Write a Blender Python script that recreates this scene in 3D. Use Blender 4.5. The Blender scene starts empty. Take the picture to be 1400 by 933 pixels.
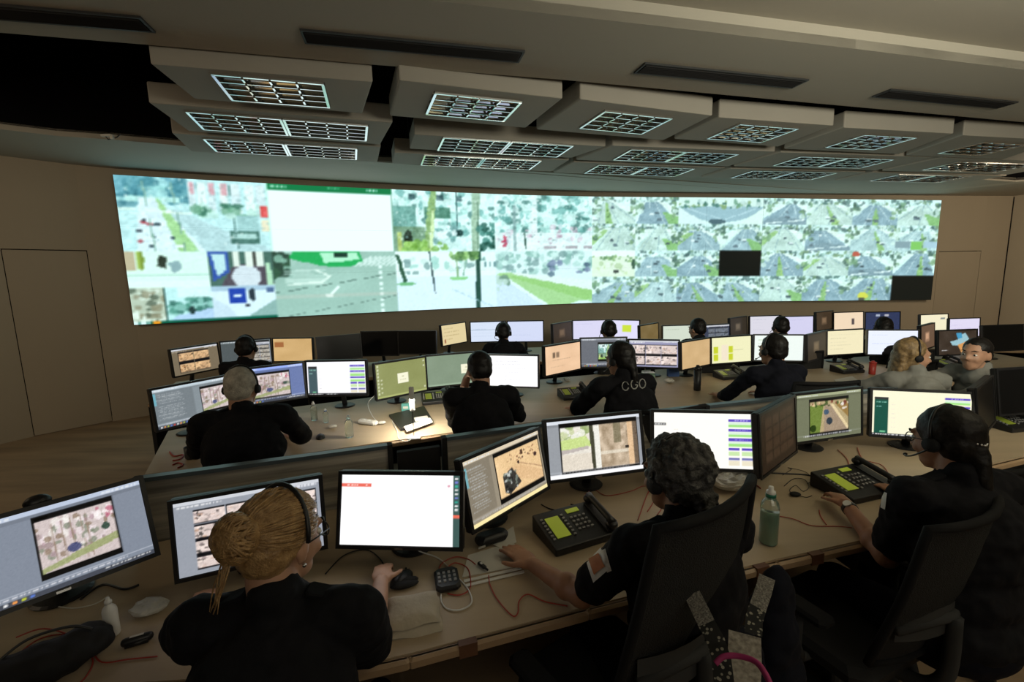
import bpy, bmesh, math, random
import numpy as np
from mathutils import Vector, Matrix, Euler, noise
from mathutils.bvhtree import BVHTree
PI=math.pi
SC=bpy.context.scene; COL=SC.collection
# ---------------------------------------------------------------- camera
F=620.0; CX,CY=700.0,466.5; CAMH=1.81
PITCH=math.atan(88/F); ROLL=math.atan(107/4430.)
FWD=Vector((0,math.cos(PITCH),-math.sin(PITCH)))
_r0=Vector((1,0,0)); _d0=Vector((0,-math.sin(PITCH),-math.cos(PITCH)))
RIGHT=_r0*math.cos(ROLL)+_d0*math.sin(ROLL); DOWN=_d0*math.cos(ROLL)-_r0*math.sin(ROLL)
cd=bpy.data.cameras.new('camera'); cam=bpy.data.objects.new('camera',cd); COL.objects.link(cam)
cd.sensor_width=36; cd.lens=36*F/1400; cd.clip_start=.05
cam.matrix_world=Matrix(((RIGHT.x,-DOWN.x,-FWD.x,0),(RIGHT.y,-DOWN.y,-FWD.y,0),(RIGHT.z,-DOWN.z,-FWD.z,CAMH),(0,0,0,1)))
SC.camera=cam
# ---------------------------------------------------------------- world, lights, exposure
w=bpy.data.worlds.new('world'); SC.world=w; w.use_nodes=True
w.node_tree.nodes['Background'].inputs[0].default_value=(.75,.8,.7,1); w.node_tree.nodes['Background'].inputs[1].default_value=.002
SC.view_settings.view_transform='Standard'; SC.view_settings.look='None'; SC.view_settings.gamma=1; SC.view_settings.use_curve_mapping=False
SC.view_settings.exposure=0.0
def area(name,loc,target,size,power,color,sy=None):
    l=bpy.data.lights.new(name,'AREA'); l.energy=power; l.color=color; l.shape='RECTANGLE'; l.size=size; l.size_y=sy or size
    o=bpy.data.objects.new(name,l); COL.objects.link(o); o.location=loc
    o.rotation_euler=(Vector(target)-Vector(loc)).to_track_quat('-Z','Y').to_euler(); return o
area('near_ceiling_fill',(3.2,.1,2.55),(3.6,1.3,3.42),2.8,135,(1,.96,.77),.9)  # unseen fill lamp added beside the camera to brighten the near ceiling
area('rear_room_light',(2.0,-3.3,2.9),(2.0,4.0,2.6),4.0,26,(1,.92,.76),.6)
area('left_aisle_light',(-4.6,1.0,3.1),(-5.6,4.6,1.2),1.2,30,(1,.80,.56),.6)
area('right_aisle_light',(8.6,5.6,3.0),(9.6,9.2,1.4),1.2,38,(1,.82,.58),.6)
# ---------------------------------------------------------------- pixel -> place helpers
def ray(x,y): return FWD+RIGHT*((x-CX)/F)+DOWN*((y-CY)/F)
def on(x,y,z):
    v=ray(x,y); t=(z-CAMH)/v.z; return Vector((0,0,CAMH))+v*t
# ---------------------------------------------------------------- mesh helpers
class G:
    def __init__(s): s.v=[]; s.f=[]
    def add(s,vs,fs):
        n=len(s.v); s.v+= [tuple(p) for p in vs]; s.f+=[tuple(i+n for i in f) for f in fs]; return s
    def box(s,c,sz,rot=None,ch=0):
        hx,hy,hz=sz[0]/2,sz[1]/2,sz[2]/2; c=Vector(c); M=rot or Matrix.Identity(3)
        if ch<=0:
            P=[(x,y,z) for z in(-hz,hz) for y in(-hy,hy) for x in(-hx,hx)]
            Fs=[(0,2,3,1),(4,5,7,6),(0,1,5,4),(2,6,7,3),(0,4,6,2),(1,3,7,5)]
            return s.add([c+M@Vector(p) for p in P],Fs)
        # rounded footprint prism with chamfered top/bottom
        def ringp(x,y,z): return [(-x+ch,-y,z),(x-ch,-y,z),(x,-y+ch,z),(x,y-ch,z),(x-ch,y,z),(-x+ch,y,z),(-x,y-ch,z),(-x,-y+ch,z)]
        c2=min(ch,hz*.6)
        rings=[ringp(hx-c2,hy-c2,-hz),ringp(hx,hy,-hz+c2),ringp(hx,hy,hz-c2),ringp(hx-c2,hy-c2,hz)]
        P=[c+M@Vector(p) for r in rings for p in r]; Fs=[tuple(range(7,-1,-1)),tuple(range(24,32))]
        for k in range(3):
            for i in range(8): Fs.append((k*8+i,k*8+(i+1)%8,k*8+8+(i+1)%8,k*8+8+i))
        return s.add(P,Fs)
    def tube(s,pts,r,n=8,cap=True):
        pts=[Vector(p) for p in pts]; rs=r if isinstance(r,(list,tuple)) else [r]*len(pts)
        P=[];Fs=[]; up=None
        for i,p in enumerate(pts):
            d=(pts[min(i+1,len(pts)-1)]-pts[max(i-1,0)])
            if d.length<1e-9: d=Vector((0,0,1))
            d.normalize()
            if up is None: up=d.orthogonal().normalized()
            a=up-d*up.dot(d)
            if a.length<1e-5: a=d.orthogonal()
            a.normalize(); up=a; b=d.cross(a)
            for k in range(n):
                t=2*PI*k/n; P.append(p+(a*math.cos(t)+b*math.sin(t))*rs[i])
        for i in range(len(pts)-1):
            for k in range(n): Fs.append((i*n+k,i*n+(k+1)%n,(i+1)*n+(k+1)%n,(i+1)*n+k))
        if cap: Fs.append(tuple(range(n-1,-1,-1))); Fs.append(tuple(range((len(pts)-1)*n,len(pts)*n)))
        return s.add(P,Fs)
    def cap(s,p0,p1,r0,r1,n=12):   # capsule
        p0=Vector(p0);p1=Vector(p1);d=(p1-p0); L=d.length
        if L<1e-6: d=Vector((0,0,1))
        d.normalize(); pts=[];rs=[]
        for t in (-1,-.8,-.45,0): pts.append(p0+d*r0*t*1.0); rs.append(max(r0*math.sqrt(max(0,1-t*t)),r0*.02))
        for t in (0,.45,.8,1): pts.append(p1+d*r1*t); rs.append(max(r1*math.sqrt(max(0,1-t*t)),r1*.02))
        return s.tube(pts,rs,n)
    def ell(s,c,r,M=None,seg=16,ring=10):
        c=Vector(c); M=M or Matrix.Identity(3)
        if not isinstance(r,(list,tuple)): r=(r,r,r)
        P=[c+M@Vector((0,0,-r[2]))]
        for i in range(1,ring):
            t=-PI/2+PI*i/ring
            for k in range(seg): a=2*PI*k/seg; P.append(c+M@Vector((r[0]*math.cos(t)*math.cos(a),r[1]*math.cos(t)*math.sin(a),r[2]*math.sin(t))))
        P.append(c+M@Vector((0,0,r[2]))); Fs=[]
        for k in range(seg): Fs.append((0,1+(k+1)%seg,1+k)); b=1+(ring-2)*seg; Fs.append((b+k,b+(k+1)%seg,len(P)-1))
        for i in range(ring-2):
            for k in range(seg): a=1+i*seg; Fs.append((a+k,a+(k+1)%seg,a+seg+(k+1)%seg,a+seg+k))
        return s.add(P,Fs)
    def lathe(s,prof,c=(0,0,0),n=20,M=None):
        c=Vector(c); M=M or Matrix.Identity(3)
        P=[c+M@Vector((r*math.cos(2*PI*k/n),r*math.sin(2*PI*k/n),z)) for r,z in prof for k in range(n)]
        Fs=[(i*n+k,i*n+(k+1)%n,(i+1)*n+(k+1)%n,(i+1)*n+k) for i in range(len(prof)-1) for k in range(n)]
        Fs.append(tuple(range(n-1,-1,-1))); Fs.append(tuple(range((len(prof)-1)*n,len(prof)*n)))
        return s.add(P,Fs)
    def prism(s,poly,z0,z1):
        n=len(poly); ar=sum(poly[i][0]*poly[(i+1)%n][1]-poly[(i+1)%n][0]*poly[i][1] for i in range(n))
        if ar<0: poly=poly[::-1]
        z0=z0 if isinstance(z0,(list,tuple)) else [z0]*n; z1=z1 if isinstance(z1,(list,tuple)) else [z1]*n
        P=[(x,y,z0[i]) for i,(x,y) in enumerate(poly)]+[(x,y,z1[i]) for i,(x,y) in enumerate(poly)]
        return s.add(P,[tuple(range(n-1,-1,-1)),tuple(range(n,2*n))]+[(i,(i+1)%n,n+(i+1)%n,n+i) for i in range(n)])
    def grid(s,fn,nu,nv):
        P=[fn(i/nu,j/nv) for j in range(nv+1) for i in range(nu+1)]
        return s.add(P,[(j*(nu+1)+i,j*(nu+1)+i+1,(j+1)*(nu+1)+i+1,(j+1)*(nu+1)+i) for j in range(nv) for i in range(nu)])
    def mesh(s,name,m,smooth=False):
        me=bpy.data.meshes.new(name); me.from_pydata(s.v,[],s.f); me.update()
        if m: me.materials.append(m)
        if smooth: me.shade_smooth()
        return me
    def build(s,name,m,parent=None,smooth=False,off=None,bev=0):
        if off is not None:
            o=Vector(off); s.v=[tuple(Vector(p)-o) for p in s.v]
        ob=bpy.data.objects.new(name,s.mesh(name,m,smooth)); COL.objects.link(ob)
        if parent: ob.parent=parent
        if bev:
            b=ob.modifiers.new('bevel','BEVEL'); b.width=bev; b.segments=2; b.limit_method='ANGLE'
        return ob
def finish(ob,sub=0,thick=0):
    return ob
def remesh(name,g,m,vox,parent,off,smooth=6,disp=None,smf=.5):
    o=Vector(off); g.v=[tuple(Vector(p)-o) for p in g.v]
    me=g.mesh(name+'_raw',None); ob=bpy.data.objects.new(name,me); COL.objects.link(ob)
    r=ob.modifiers.new('r','REMESH'); r.mode='VOXEL'; r.voxel_size=vox
    if smooth:
        sm=ob.modifiers.new('s','SMOOTH'); sm.iterations=smooth; sm.factor=smf
    dg=bpy.context.evaluated_depsgraph_get(); ne=bpy.data.meshes.new_from_object(ob.evaluated_get(dg)); ne.name=name
    ob.modifiers.clear(); ob.data=ne; ne.materials.clear(); ne.materials.append(m); bpy.data.meshes.remove(me)
    if disp:
        amp,fr=disp; n=len(ne.vertices); co=np.empty(n*3,np.float32); ne.vertices.foreach_get('co',co); no=np.empty(n*3,np.float32); ne.vertices.foreach_get('normal',no)
        co=co.reshape(-1,3); no=no.reshape(-1,3)
        d=np.array([noise.noise(Vector(p)*fr)+.5*noise.noise(Vector(p)*fr*2.3) for p in co.tolist()],np.float32)
        co+=no*(d*amp)[:,None]; ne.vertices.foreach_set('co',co.ravel())
    ne.update(); ne.shade_smooth(); ob.parent=parent; return ob
def empty(name,loc=(0,0,0),rz=0): 
    o=bpy.data.objects.new(name,None); COL.objects.link(o); o.location=loc; o.rotation_euler=(0,0,rz); o.empty_display_size=.1; return o
def tag(o,label,cat,group=None):
    o['label']=label; o['category']=cat
    if group: o['group']=group
    return o
def thing(name,label,cat,loc=(0,0,0),rz=0,group=None): return tag(empty(name,loc,rz),label,cat,group)
def struct(o): o['kind']='structure'; return o
def stuff(o): o['kind']='stuff'; return o
def inst(name,src_mesh,parent,loc=(0,0,0),rot=(0,0,0),sc=(1,1,1)):
    o=bpy.data.objects.new(name,src_mesh); COL.objects.link(o); o.parent=parent; o.location=loc; o.rotation_euler=rot; o.scale=sc; return o
# ---------------------------------------------------------------- materials
def mat(name,rgb,rough=.6,metal=0,var=.12,scale=(8,8,8),bump=.0,bs=60,alpha=1,trans=0,emis=0,rgb2=None,coat=0,spec=.5):
    m=bpy.data.materials.new(name); m.use_nodes=True; nt=m.node_tree; b=nt.nodes['Principled BSDF']
    b.inputs['Roughness'].default_value=rough; b.inputs['Metallic'].default_value=metal; b.inputs['Specular IOR Level'].default_value=spec
    tc=nt.nodes.new('ShaderNodeTexCoord'); mp=nt.nodes.new('ShaderNodeMapping'); mp.inputs['Scale'].default_value=scale
    nz=nt.nodes.new('ShaderNodeTexNoise'); nz.inputs['Scale'].default_value=1; nz.inputs['Detail'].default_value=4
    cr=nt.nodes.new('ShaderNodeValToRGB'); e=cr.color_ramp.elements; e[0].position=.3; e[1].position=.7
    c2=rgb2 or tuple(c*(1-2*var) for c in rgb); e[0].color=(*c2,1); e[1].color=(*rgb,1)
    L=nt.links; L.new(tc.outputs['Object'],mp.inputs[0]); L.new(mp.outputs[0],nz.inputs['Vector']); L.new(nz.outputs['Fac'],cr.inputs[0]); L.new(cr.outputs[0],b.inputs['Base Color'])
    if bump:
        n2=nt.nodes.new('ShaderNodeTexNoise'); n2.inputs['Scale'].default_value=bs; bp=nt.nodes.new('ShaderNodeBump'); bp.inputs['Strength'].default_value=bump; bp.inputs['Distance'].default_value=.01
        L.new(tc.outputs['Object'],n2.inputs['Vector']); L.new(n2.outputs['Fac'],bp.inputs['Height']); L.new(bp.outputs[0],b.inputs['Normal'])
    if trans: b.inputs['Transmission Weight'].default_value=trans
    if coat: b.inputs['Coat Weight'].default_value=coat
    if alpha<1: b.inputs['Alpha'].default_value=alpha
    if emis: b.inputs['Emission Color'].default_value=(*rgb,1); b.inputs['Emission Strength'].default_value=emis
    return m
def screen_mat(name,strength):
    m=bpy.data.materials.new(name); m.use_nodes=True; nt=m.node_tree; b=nt.nodes['Principled BSDF']; b.inputs['Base Color'].default_value=(.01,.01,.01,1); b.inputs['Roughness'].default_value=.45; b.inputs['Specular IOR Level'].default_value=.25
    a=nt.nodes.new('ShaderNodeVertexColor'); a.layer_name='picture'; nt.links.new(a.outputs['Color'],b.inputs['Emission Color']); b.inputs['Emission Strength'].default_value=strength; return m
M={}
M['wall']=mat('wall_paint',(.40,.335,.25),.75,var=.04,scale=(1.2,1.2,.4),bump=.05,bs=120)
M['ceil']=mat('ceiling_paint',(.40,.37,.31),.8,var=.03,scale=(.8,.8,.8),bump=.04)
M['plenum']=mat('black_plenum_paint',(.004,.004,.005),.9,spec=.1)
M['cloud']=mat('acoustic_panel',(.40,.37,.32),.85,var=.03,scale=(2,2,2),bump=.06,bs=200)
M['floor']=mat('brown_floor',(.36,.25,.15),.7,var=.2,scale=(.8,6,1),bump=.08,bs=40)
M['desk']=mat('desk_laminate',(.46,.36,.24),.5,var=.06,scale=(1.5,14,2),bump=.03,bs=60)
M['edge']=mat('desk_edge_band',(.40,.27,.16),.35,var=.1)
M['edged']=mat('edge_joint_brown',(.14,.06,.03),.5)
M['part']=mat('streaked_grey_laminate',(.60,.56,.48),.45,rgb2=(.17,.16,.15),scale=(1.2,1.2,34))
M['ptop']=mat('partition_top_rail',(.10,.13,.15),.3)
M['black']=mat('black_plastic',(.012,.012,.014),.42,bump=.03,bs=200)
M['blackm']=mat('matte_black',(.008,.008,.009),.8)
M['dgrey']=mat('dark_grey_plastic',(.035,.035,.036),.55)
M['cloth']=mat('black_uniform_cloth',(.010,.010,.013),.9,var=.2,scale=(20,20,20),bump=.3,bs=30,spec=.2)
M['navy']=mat('navy_cloth',(.007,.008,.015),.9,bump=.3,bs=25,spec=.2)
M['greycloth']=mat('grey_white_cloth',(.24,.24,.22),.9,bump=.3,bs=25,spec=.2)
M['skin']=mat('skin',(.52,.29,.19),.5,var=.08,scale=(20,20,20),bump=.05,bs=150)
M['skind']=mat('skin_tan',(.40,.20,.12),.5,var=.08,scale=(20,20,20),bump=.05,bs=150)
M['blond']=mat('blond_hair',(.52,.33,.15),.38,rgb2=(.22,.12,.045),scale=(60,60,60),bump=.4,bs=180)
M['blond2']=mat('dark_blond_hair',(.33,.22,.10),.45,rgb2=(.13,.08,.035),scale=(50,50,50),bump=.4,bs=180)
M['dark']=mat('dark_hair',(.012,.010,.009),.5,rgb2=(.004,.003,.003),scale=(60,60,60),bump=.25,bs=60,spec=.3)
M['greyhair']=mat('curly_grey_hair',(.10,.096,.09),.6,rgb2=(.015,.014,.013),scale=(45,45,45),bump=.6,bs=120)
M['white_hair']=mat('white_hair',(.62,.58,.50),.6,rgb2=(.36,.33,.28),scale=(40,40,40),bump=.4,bs=150)
M['white']=mat('white_plastic',(.75,.75,.72),.4,var=.03)
M['paper']=mat('paper',(.66,.64,.58),.8,var=.05)
M['beige']=mat('beige_cloth_cover',(.50,.44,.34),.9,bump=.3,bs=60)
M['lcd']=mat('green_lcd_glass',(.50,.62,.06),.35,var=.08,emis=.13)
M['lcdd']=mat('dim_green_lcd_glass',(.34,.42,.05),.35,var=.08,emis=.05)
M['key']=mat('grey_key_caps',(.32,.32,.32),.5)
M['red']=mat('red_cord_rubber',(.45,.05,.03),.5); M['redp']=mat('red_plastic',(.42,.04,.03),.4); M['yel']=mat('yellow_plastic',(.6,.38,.05),.4)
M['green']=mat('green_plastic',(.02,.22,.14),.4); M['teal']=mat('teal_card',(.12,.42,.38),.6); M['bluep']=mat('blue_plastic',(.05,.12,.35),.5)
M['clear']=mat('clear_plastic',(.85,.95,.88),.08,trans=.92,var=.02)
M['gel']=mat('green_tinted_gel',(.32,.52,.38),.2,trans=.35,var=.05)
M['bagp']=mat('translucent_bag',(.75,.73,.66),.3,trans=.3,var=.1,scale=(30,30,30),bump=.8,bs=40)
M['steel']=mat('brushed_steel',(.6,.6,.6),.25,1)
M['mirror']=mat('specular_louvre_aluminium',(.86,.88,.88),.08,1,var=.02)
M['framem']=mat('satin_fixture_frame',(.92,.94,.94),.18,1,var=.01)
M['frame']=mat('white_fixture_frame',(.85,.9,.9),.35)
M['chairb']=mat('chair_frame_black',(.014,.014,.015),.8,spec=.15); M['chairg']=mat('chair_grey_plastic',(.05,.05,.05),.8,spec=.2)
M['mesh']=mat('black_chair_mesh',(.030,.030,.030),.85,bump=.8,bs=260,spec=.2)
M['weave']=mat('grey_woven_strap',(.34,.32,.28),.95,rgb2=(.10,.09,.08),scale=(260,260,60),bump=.6,bs=180)
M['grain']=mat('pale_grained_fabric',(.42,.38,.32),.9,rgb2=(.16,.14,.12),scale=(90,90,4))
M['magenta']=mat('magenta_cord',(.42,.03,.16),.6)
M['gold']=mat('brass_patch_thread',(.6,.2,.05),.6)
M['lampw']=mat('lit_lamp_diffuser',(1,.97,.9),.3,emis=14)
M['glass']=mat('lens_glass',(.9,.9,.9),.03,trans=1,var=.0)
M['letter']=mat('pale_grey_print',(.42,.42,.40),.7)
M['scrS']=screen_mat('monitor_picture',1.05); M['scrW']=screen_mat('video_wall_picture',1.12)
M['off']=mat('unlit_screen_glass',(.006,.006,.007),.28,spec=.4)
M['tube']=mat('unlit_fluorescent_tube',(.8,.85,.82),.3)
# ================================================================ ROOM
WALL=[(-6.9,-3.6),(-6.95,1.5),(-6.75,3.3),(-6.4,4.45),(-6.05,5.13),(-5.92,5.39),(-5.43,5.95),(-5.13,6.19),(-4.35,6.6),(-3.53,6.94),(-2.72,7.28),(-1.9,7.59),(-1.1,7.9),(-.31,8.17),(.6,8.47),(1.51,8.67),(2.35,8.76),(3.16,8.81),(4.0,8.87),(4.81,8.93),(5.7,9.0),(6.58,9.08),(7.5,9.15),(8.45,9.23),(9.3,9.3),(10.1,9.36)]
def ztop(x): return 3.33 if x<2 else 3.33-.018*(x-2)
def wall_strip(name,pts,z0=0,m='wall',thick=.12):
    g=G(); zt=[ztop(x)+.02 for x,y in pts]; n=len(pts); nor=[]
    for i in range(n):
        a=Vector(pts[max(i-1,0)]);b=Vector(pts[min(i+1,n-1)]);d=(b-a).normalized(); nor.append(Vector((-d.y,d.x)))
    back=[(pts[i][0]+nor[i].x*thick,pts[i][1]+nor[i].y*thick) for i in range(n)]
    V=[];Fs=[]
    for i in range(n): V+=[(pts[i][0],pts[i][1],z0),(pts[i][0],pts[i][1],zt[i]),(back[i][0],back[i][1],z0),(back[i][0],back[i][1],zt[i])]
    for i in range(n-1):
        a=i*4;b=a+4; Fs+=[(a,b,b+1,a+1),(a+2,a+3,b+3,b+2),(a+1,b+1,b+3,a+3),(a,a+2,b+2,b)]
    Fs+=[(0,1,3,2),((n-1)*4,(n-1)*4+2,(n-1)*4+3,(n-1)*4+1)]
    g.add(V,Fs); return struct(g.build(name,M[m]))
wall_strip('wall_left',WALL[:5]); 
wall_strip('wall_front',WALL[6:24])
wall_strip('trim_2',[(-6.05,5.13),(-5.92,5.39)])
# hidden-joint doors: slab slightly recessed in a shadow gap, header above
def flush_door(name,a,b,zt,inset=.012):
    a=Vector(a);b=Vector(b);d=(b-a); L=d.length; d.normalize(); n=Vector((-d.y,d.x)); c=(a+b)/2
    R=Matrix.Rotation(math.atan2(d.y,d.x),3,'Z')
    root=empty(name,(c.x,c.y,0)); struct(root)
    g=G(); g.box((n.x*(.02+.003),n.y*(.02+.003),zt/2),(L-.016,.04,zt-.012),R); g.build('door_leaf',M['wall'],root)
    g=G(); g.box((n.x*.085,n.y*.085,zt/2+.05),(L+.06,.03,zt+.1),R); g.build('door_rebate',M['plenum'],root)
    zh=ztop(a.x)+.01; g=G(); g.box((n.x*.06,n.y*.06,(zt+.004+zh)/2),(L+.002,.12,zh-zt-.008),R); g.build('header_panel',M['wall'],root)
    return root
flush_door('door_1',WALL[5],WALL[6],2.27)
flush_door('door_2',(8.62,9.245),(9.55,9.32),2.10)
wall_strip('trim_3',[(8.45,9.23),(8.62,9.245)]); wall_strip('trim_4',[(9.55,9.32),(10.12,9.362)])
wall_strip('wall_right',[(10.12,9.362),(10.5,8.6),(10.75,7.2),(10.9,5),(10.9,-3.6)])
wall_strip('wall_back',[(10.9,-3.6),(-6.9,-3.6)])
# vertical shadow joint of the right wall return
g=G(); g.box((10.115,9.355,1.6),(.012,.012,3.1)); struct(g.build('trim_5',M['plenum']))
g=G(); g.box((2,3,-.03),(18.6,13.6,.06)); struct(g.build('floor',M['floor']))
# skirting along the front wall
g=G()
for i in range(6,23):
    a=Vector(WALL[i]);b=Vector(WALL[i+1]);d=(b-a).normalized();n=Vector((d.y,-d.x)); c=(a+b)/2+n*.006
    g.box((c.x,c.y,.04),((b-a).length+.005,.012,.08),Matrix.Rotation(math.atan2(d.y,d.x),3,'Z'))
struct(g.build('baseboard_front',M['wall']))
# ---- ceiling: rear high ceiling, riser, soffit, black plenum, perimeter band
BE=[(-7.0,1.35),(-3,2.15),(-.43,2.68),(.94,3.0),(2.4,3.35),(4.0,3.75),(7,4.55),(11,5.7)]     # riser line
SE=[(-7.0,2.1),(-4.2,2.62),(-2.96,2.9),(-2.21,3.08),(-.93,3.41),(.5,3.75),(2.68,4.33),(5.47,5.06),(8.2,5.8),(11,6.6)]   # soffit edge
g=G(); g.prism(BE+[(11,-3.7),(-7,-3.7)],3.425,3.50); struct(g.build('ceiling',M['ceil']))
g=G(); n=len(BE); V=[(x,y,3.30) for x,y in BE]+[(x,y,3.43) for x,y in BE]; 
g.add(V,[(i,i+1,n+i+1,n+i) for i in range(n-1)]); struct(g.build('trim_6',M['ceil']))
VENTS=[((-2.72,2.69),(-2.06,2.84),1),((-1.22,3.01),(.10,3.33),1),((.99,3.55),(2.36,3.90),1),((3.23,4.14),(4.69,4.51),1)]
g=G(); g.prism(BE+SE[::-1],3.30,3.36); soff=struct(g.build('ceiling_soffit',M['ceil']))
g=G(); g.prism([(x,y) for x,y in BE]+[(11.5,5.7),(11.5,10.2),(-7.2,10.2)],4.35,4.4); struct(g.build('ceiling_plenum',M['plenum']))
g=G(); n=len(SE); g.add([(x,y+.004,3.31) for x,y in SE]+[(x,y+.004,4.36) for x,y in SE],[(i,i+1,n+i+1,n+i) for i in range(n-1)]); struct(g.build('trim_7',M['plenum']))
# perimeter band along the curved wall
outer=WALL[2:]+[(10.9,7.9)]
inner=[(-5.2,2.6),(-5.15,3.6),(-4.95,4.55),(-4.55,4.85),(-4.1,5.02),(-3.65,5.25),(-3.2,5.5),(-2.6,5.78),(-1.9,6.05),(-1.1,6.3),(-.3,6.55),(.6,6.75),(1.5,6.95),(2.4,7.1),(3.3,7.25),(4.2,7.38),(5,7.5),(6,7.65),(7,7.75),(8,7.95),(8.8,8.15),(9.4,7.9),(9.9,7.4)]
g=G(); poly=outer+inner[::-1]; g.prism(poly,[ztop(x) for x,y in poly],[ztop(x)+.07 for x,y in poly]); 
struct(g.build('ceiling_band',M['ceil']))
g=G(); n=len(inner); g.add([(x,y,ztop(x)+.05) for x,y in inner]+[(x,y,4.36) for x,y in inner],[(i,i+1,n+i+1,n+i) for i in range(n-1)]); struct(g.build('trim_8',M['plenum']))
# small bracket hanging at the plenum edge, left
p=on(146,186,3.30); t=thing('cable_bracket','small pale clip hanging at the edge of the black ceiling recess','bracket',(p.x,p.y,3.29))
g=G(); g.box((0,0,.015),(.10,.03,.02)); g.box((.05,0,.0),(.03,.02,.04)); g.build('clip',M['paper'],t); g=G(); g.tube([(-.02,0,.02),(0,.01,-.02),(.08,.02,.0),(.12,.02,.03)],.006); g.build('cable_end',M['black'],t)
# ---- ceiling slot vents
vl=['long slot air vent at the upper left corner of the soffit','long slot air vent above the two leftmost light panels','slot air vent above the third and fourth light panels','slot air vent at the right end of the soffit']
for k,(a,b,_) in enumerate(VENTS):
    a=Vector(a);b=Vector(b);
    if k==0: a=Vector((-4.0,2.40))
    d=(b-a);L=d.length;ang=math.atan2(d.y,d.x);c=(a+b)/2
    t=thing('ceiling_vent',vl[k],'air vent',(c.x,c.y,3.30),ang,'slot vents in the soffit')
    g=G(); g.box((0,0,-.004),(L,.135,.004)); g.build('vent_throat',M['plenum'],t)
    g=G()
    for sy in(-1,1): g.box((0,sy*.074,-.007),(L+.03,.014,.012))
    for sx in(-1,1): g.box((sx*(L/2+.008),0,-.007),(.014,.135,.012))
    g.build('vent_frame',M['dgrey'],t)
    g=G(); g.box((0,0,0),(L-.01,.007,.012),Matrix.Rotation(.5,3,'X')); sm=g.mesh('slat',M['blackm'])
    for i in range(6): inst('slat',sm,t,(0,-.055+.022*i,-.012))
# ---- suspended acoustic panels with louvred fixtures
PAN={'A1':[(-2.25,3.10),(-.94,3.44),(-1.21,4.05),(-2.36,3.66)],'B1':[(-.75,3.42),(.45,3.83),(.18,4.53),(-1.0,4.12)],'C1':[(.59,3.85),(1.85,4.31),(1.66,5.04),(.28,4.58)],
'D1':[(1.93,4.36),(3.2,4.68),(3.08,5.40),(1.75,5.00)],'E1':[(3.35,4.75),(4.73,5.05),(4.86,5.88),(3.2,5.50)],'F1':[(4.9,5.12),(6.3,5.42),(6.6,6.3),(5.0,5.95)],
'A2':[(-2.75,3.72),(-1.02,4.30),(-1.32,4.96),(-2.92,4.4)],'B2':[(-.9,4.65),(1.08,5.23),(.77,5.68),(-1.05,5.13)],'C2':[(1.15,5.20),(3.17,5.62),(2.95,6.33),(.83,5.78)],'D2':[(3.26,5.66),(5.5,6.09),(5.3,6.80),(3.02,6.33)],'E2':[(5.62,6.12),(8.0,6.6),(7.8,7.35),(5.42,6.84)],
'A3':[(-3.11,4.45),(-1.34,5.05),(-1.56,5.68),(-3.35,5.05)],'B3':[(-1.25,5.28),(.75,5.8),(.58,6.38),(-1.40,5.75)],'C3':[(.82,5.90),(2.95,6.42),(2.77,7.0),(.62,6.46)],'D3':[(3.05,6.47),(5.25,6.92),(5.1,7.45),(2.87,7.02)],'E3':[(5.38,6.95),(7.9,7.45),(7.7,8.0),(5.2,7.5)]}
FIXP={'A1':(-1.64,3.52),'B1':(-.30,4.0),'C1':(1.05,4.47),'A2':None}
rown={'1':'front row','2':'middle row','3':'back row by the video wall'}
ordn={'A':'leftmost','B':'second from left','C':'third from left','D':'fourth from left','E':'fifth from left','F':'sixth from left'}
def fixture_mesh_parts():
    # unit fixture .66 x .46: frame, mirrored reflector trays, louvre blades
    W,D=.70,.47
    fr=G()
    for sy in(-1,1): fr.box((0,sy*(D/2-.008),-.004),(W,.020,.016),Matrix.Rotation(.09,3,'X'))
    for sx in(-1,1): fr.box((sx*(W/2-.008),0,-.004),(.020,D-.036,.016))
    rf=G(); n=4; wd=(D-.03)/n
    for i in range(n):
        y0=-(D-.03)/2+wd*i
        def fn(u,v,y0=y0): 
            yy=y0+wd*v; return (-(W-.04)/2+(W-.04)*u, yy, .002+.07*math.sin(PI*v)**.8)
        rf.grid(fn,1,8)
    bl=G()
    for i in range(n+1): bl.box((0,-(D-.03)/2+wd*i,.004),(W-.03,.013,.03),Matrix.Rotation(.10,3,'X'))
    cross=G(); cross.grid(lambda u,v:(.0,0,0),1,1) if 0 else None
    cross=G()
    for i in range(n): cross.box((0,-(D-.03)/2+wd*(i+.5),.0),(.014,wd-.014,.028),Matrix.Rotation(.10,3,'X'))
    tb=G()
    for i in range(n): tb.tube([(-(W-.08)/2,-(D-.03)/2+wd*(i+.5),.045),((W-.08)/2,-(D-.03)/2+wd*(i+.5),.045)],.008,6)
    return fr.mesh('fixture_frame',M['framem']),rf.mesh('reflector',M['mirror'],True),bl.mesh('louvre_rails',M['mirror']),cross.mesh('louvre_blade',M['mirror']),tb.mesh('fluorescent_tubes',M['tube'])
FM=fixture_mesh_parts()
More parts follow.
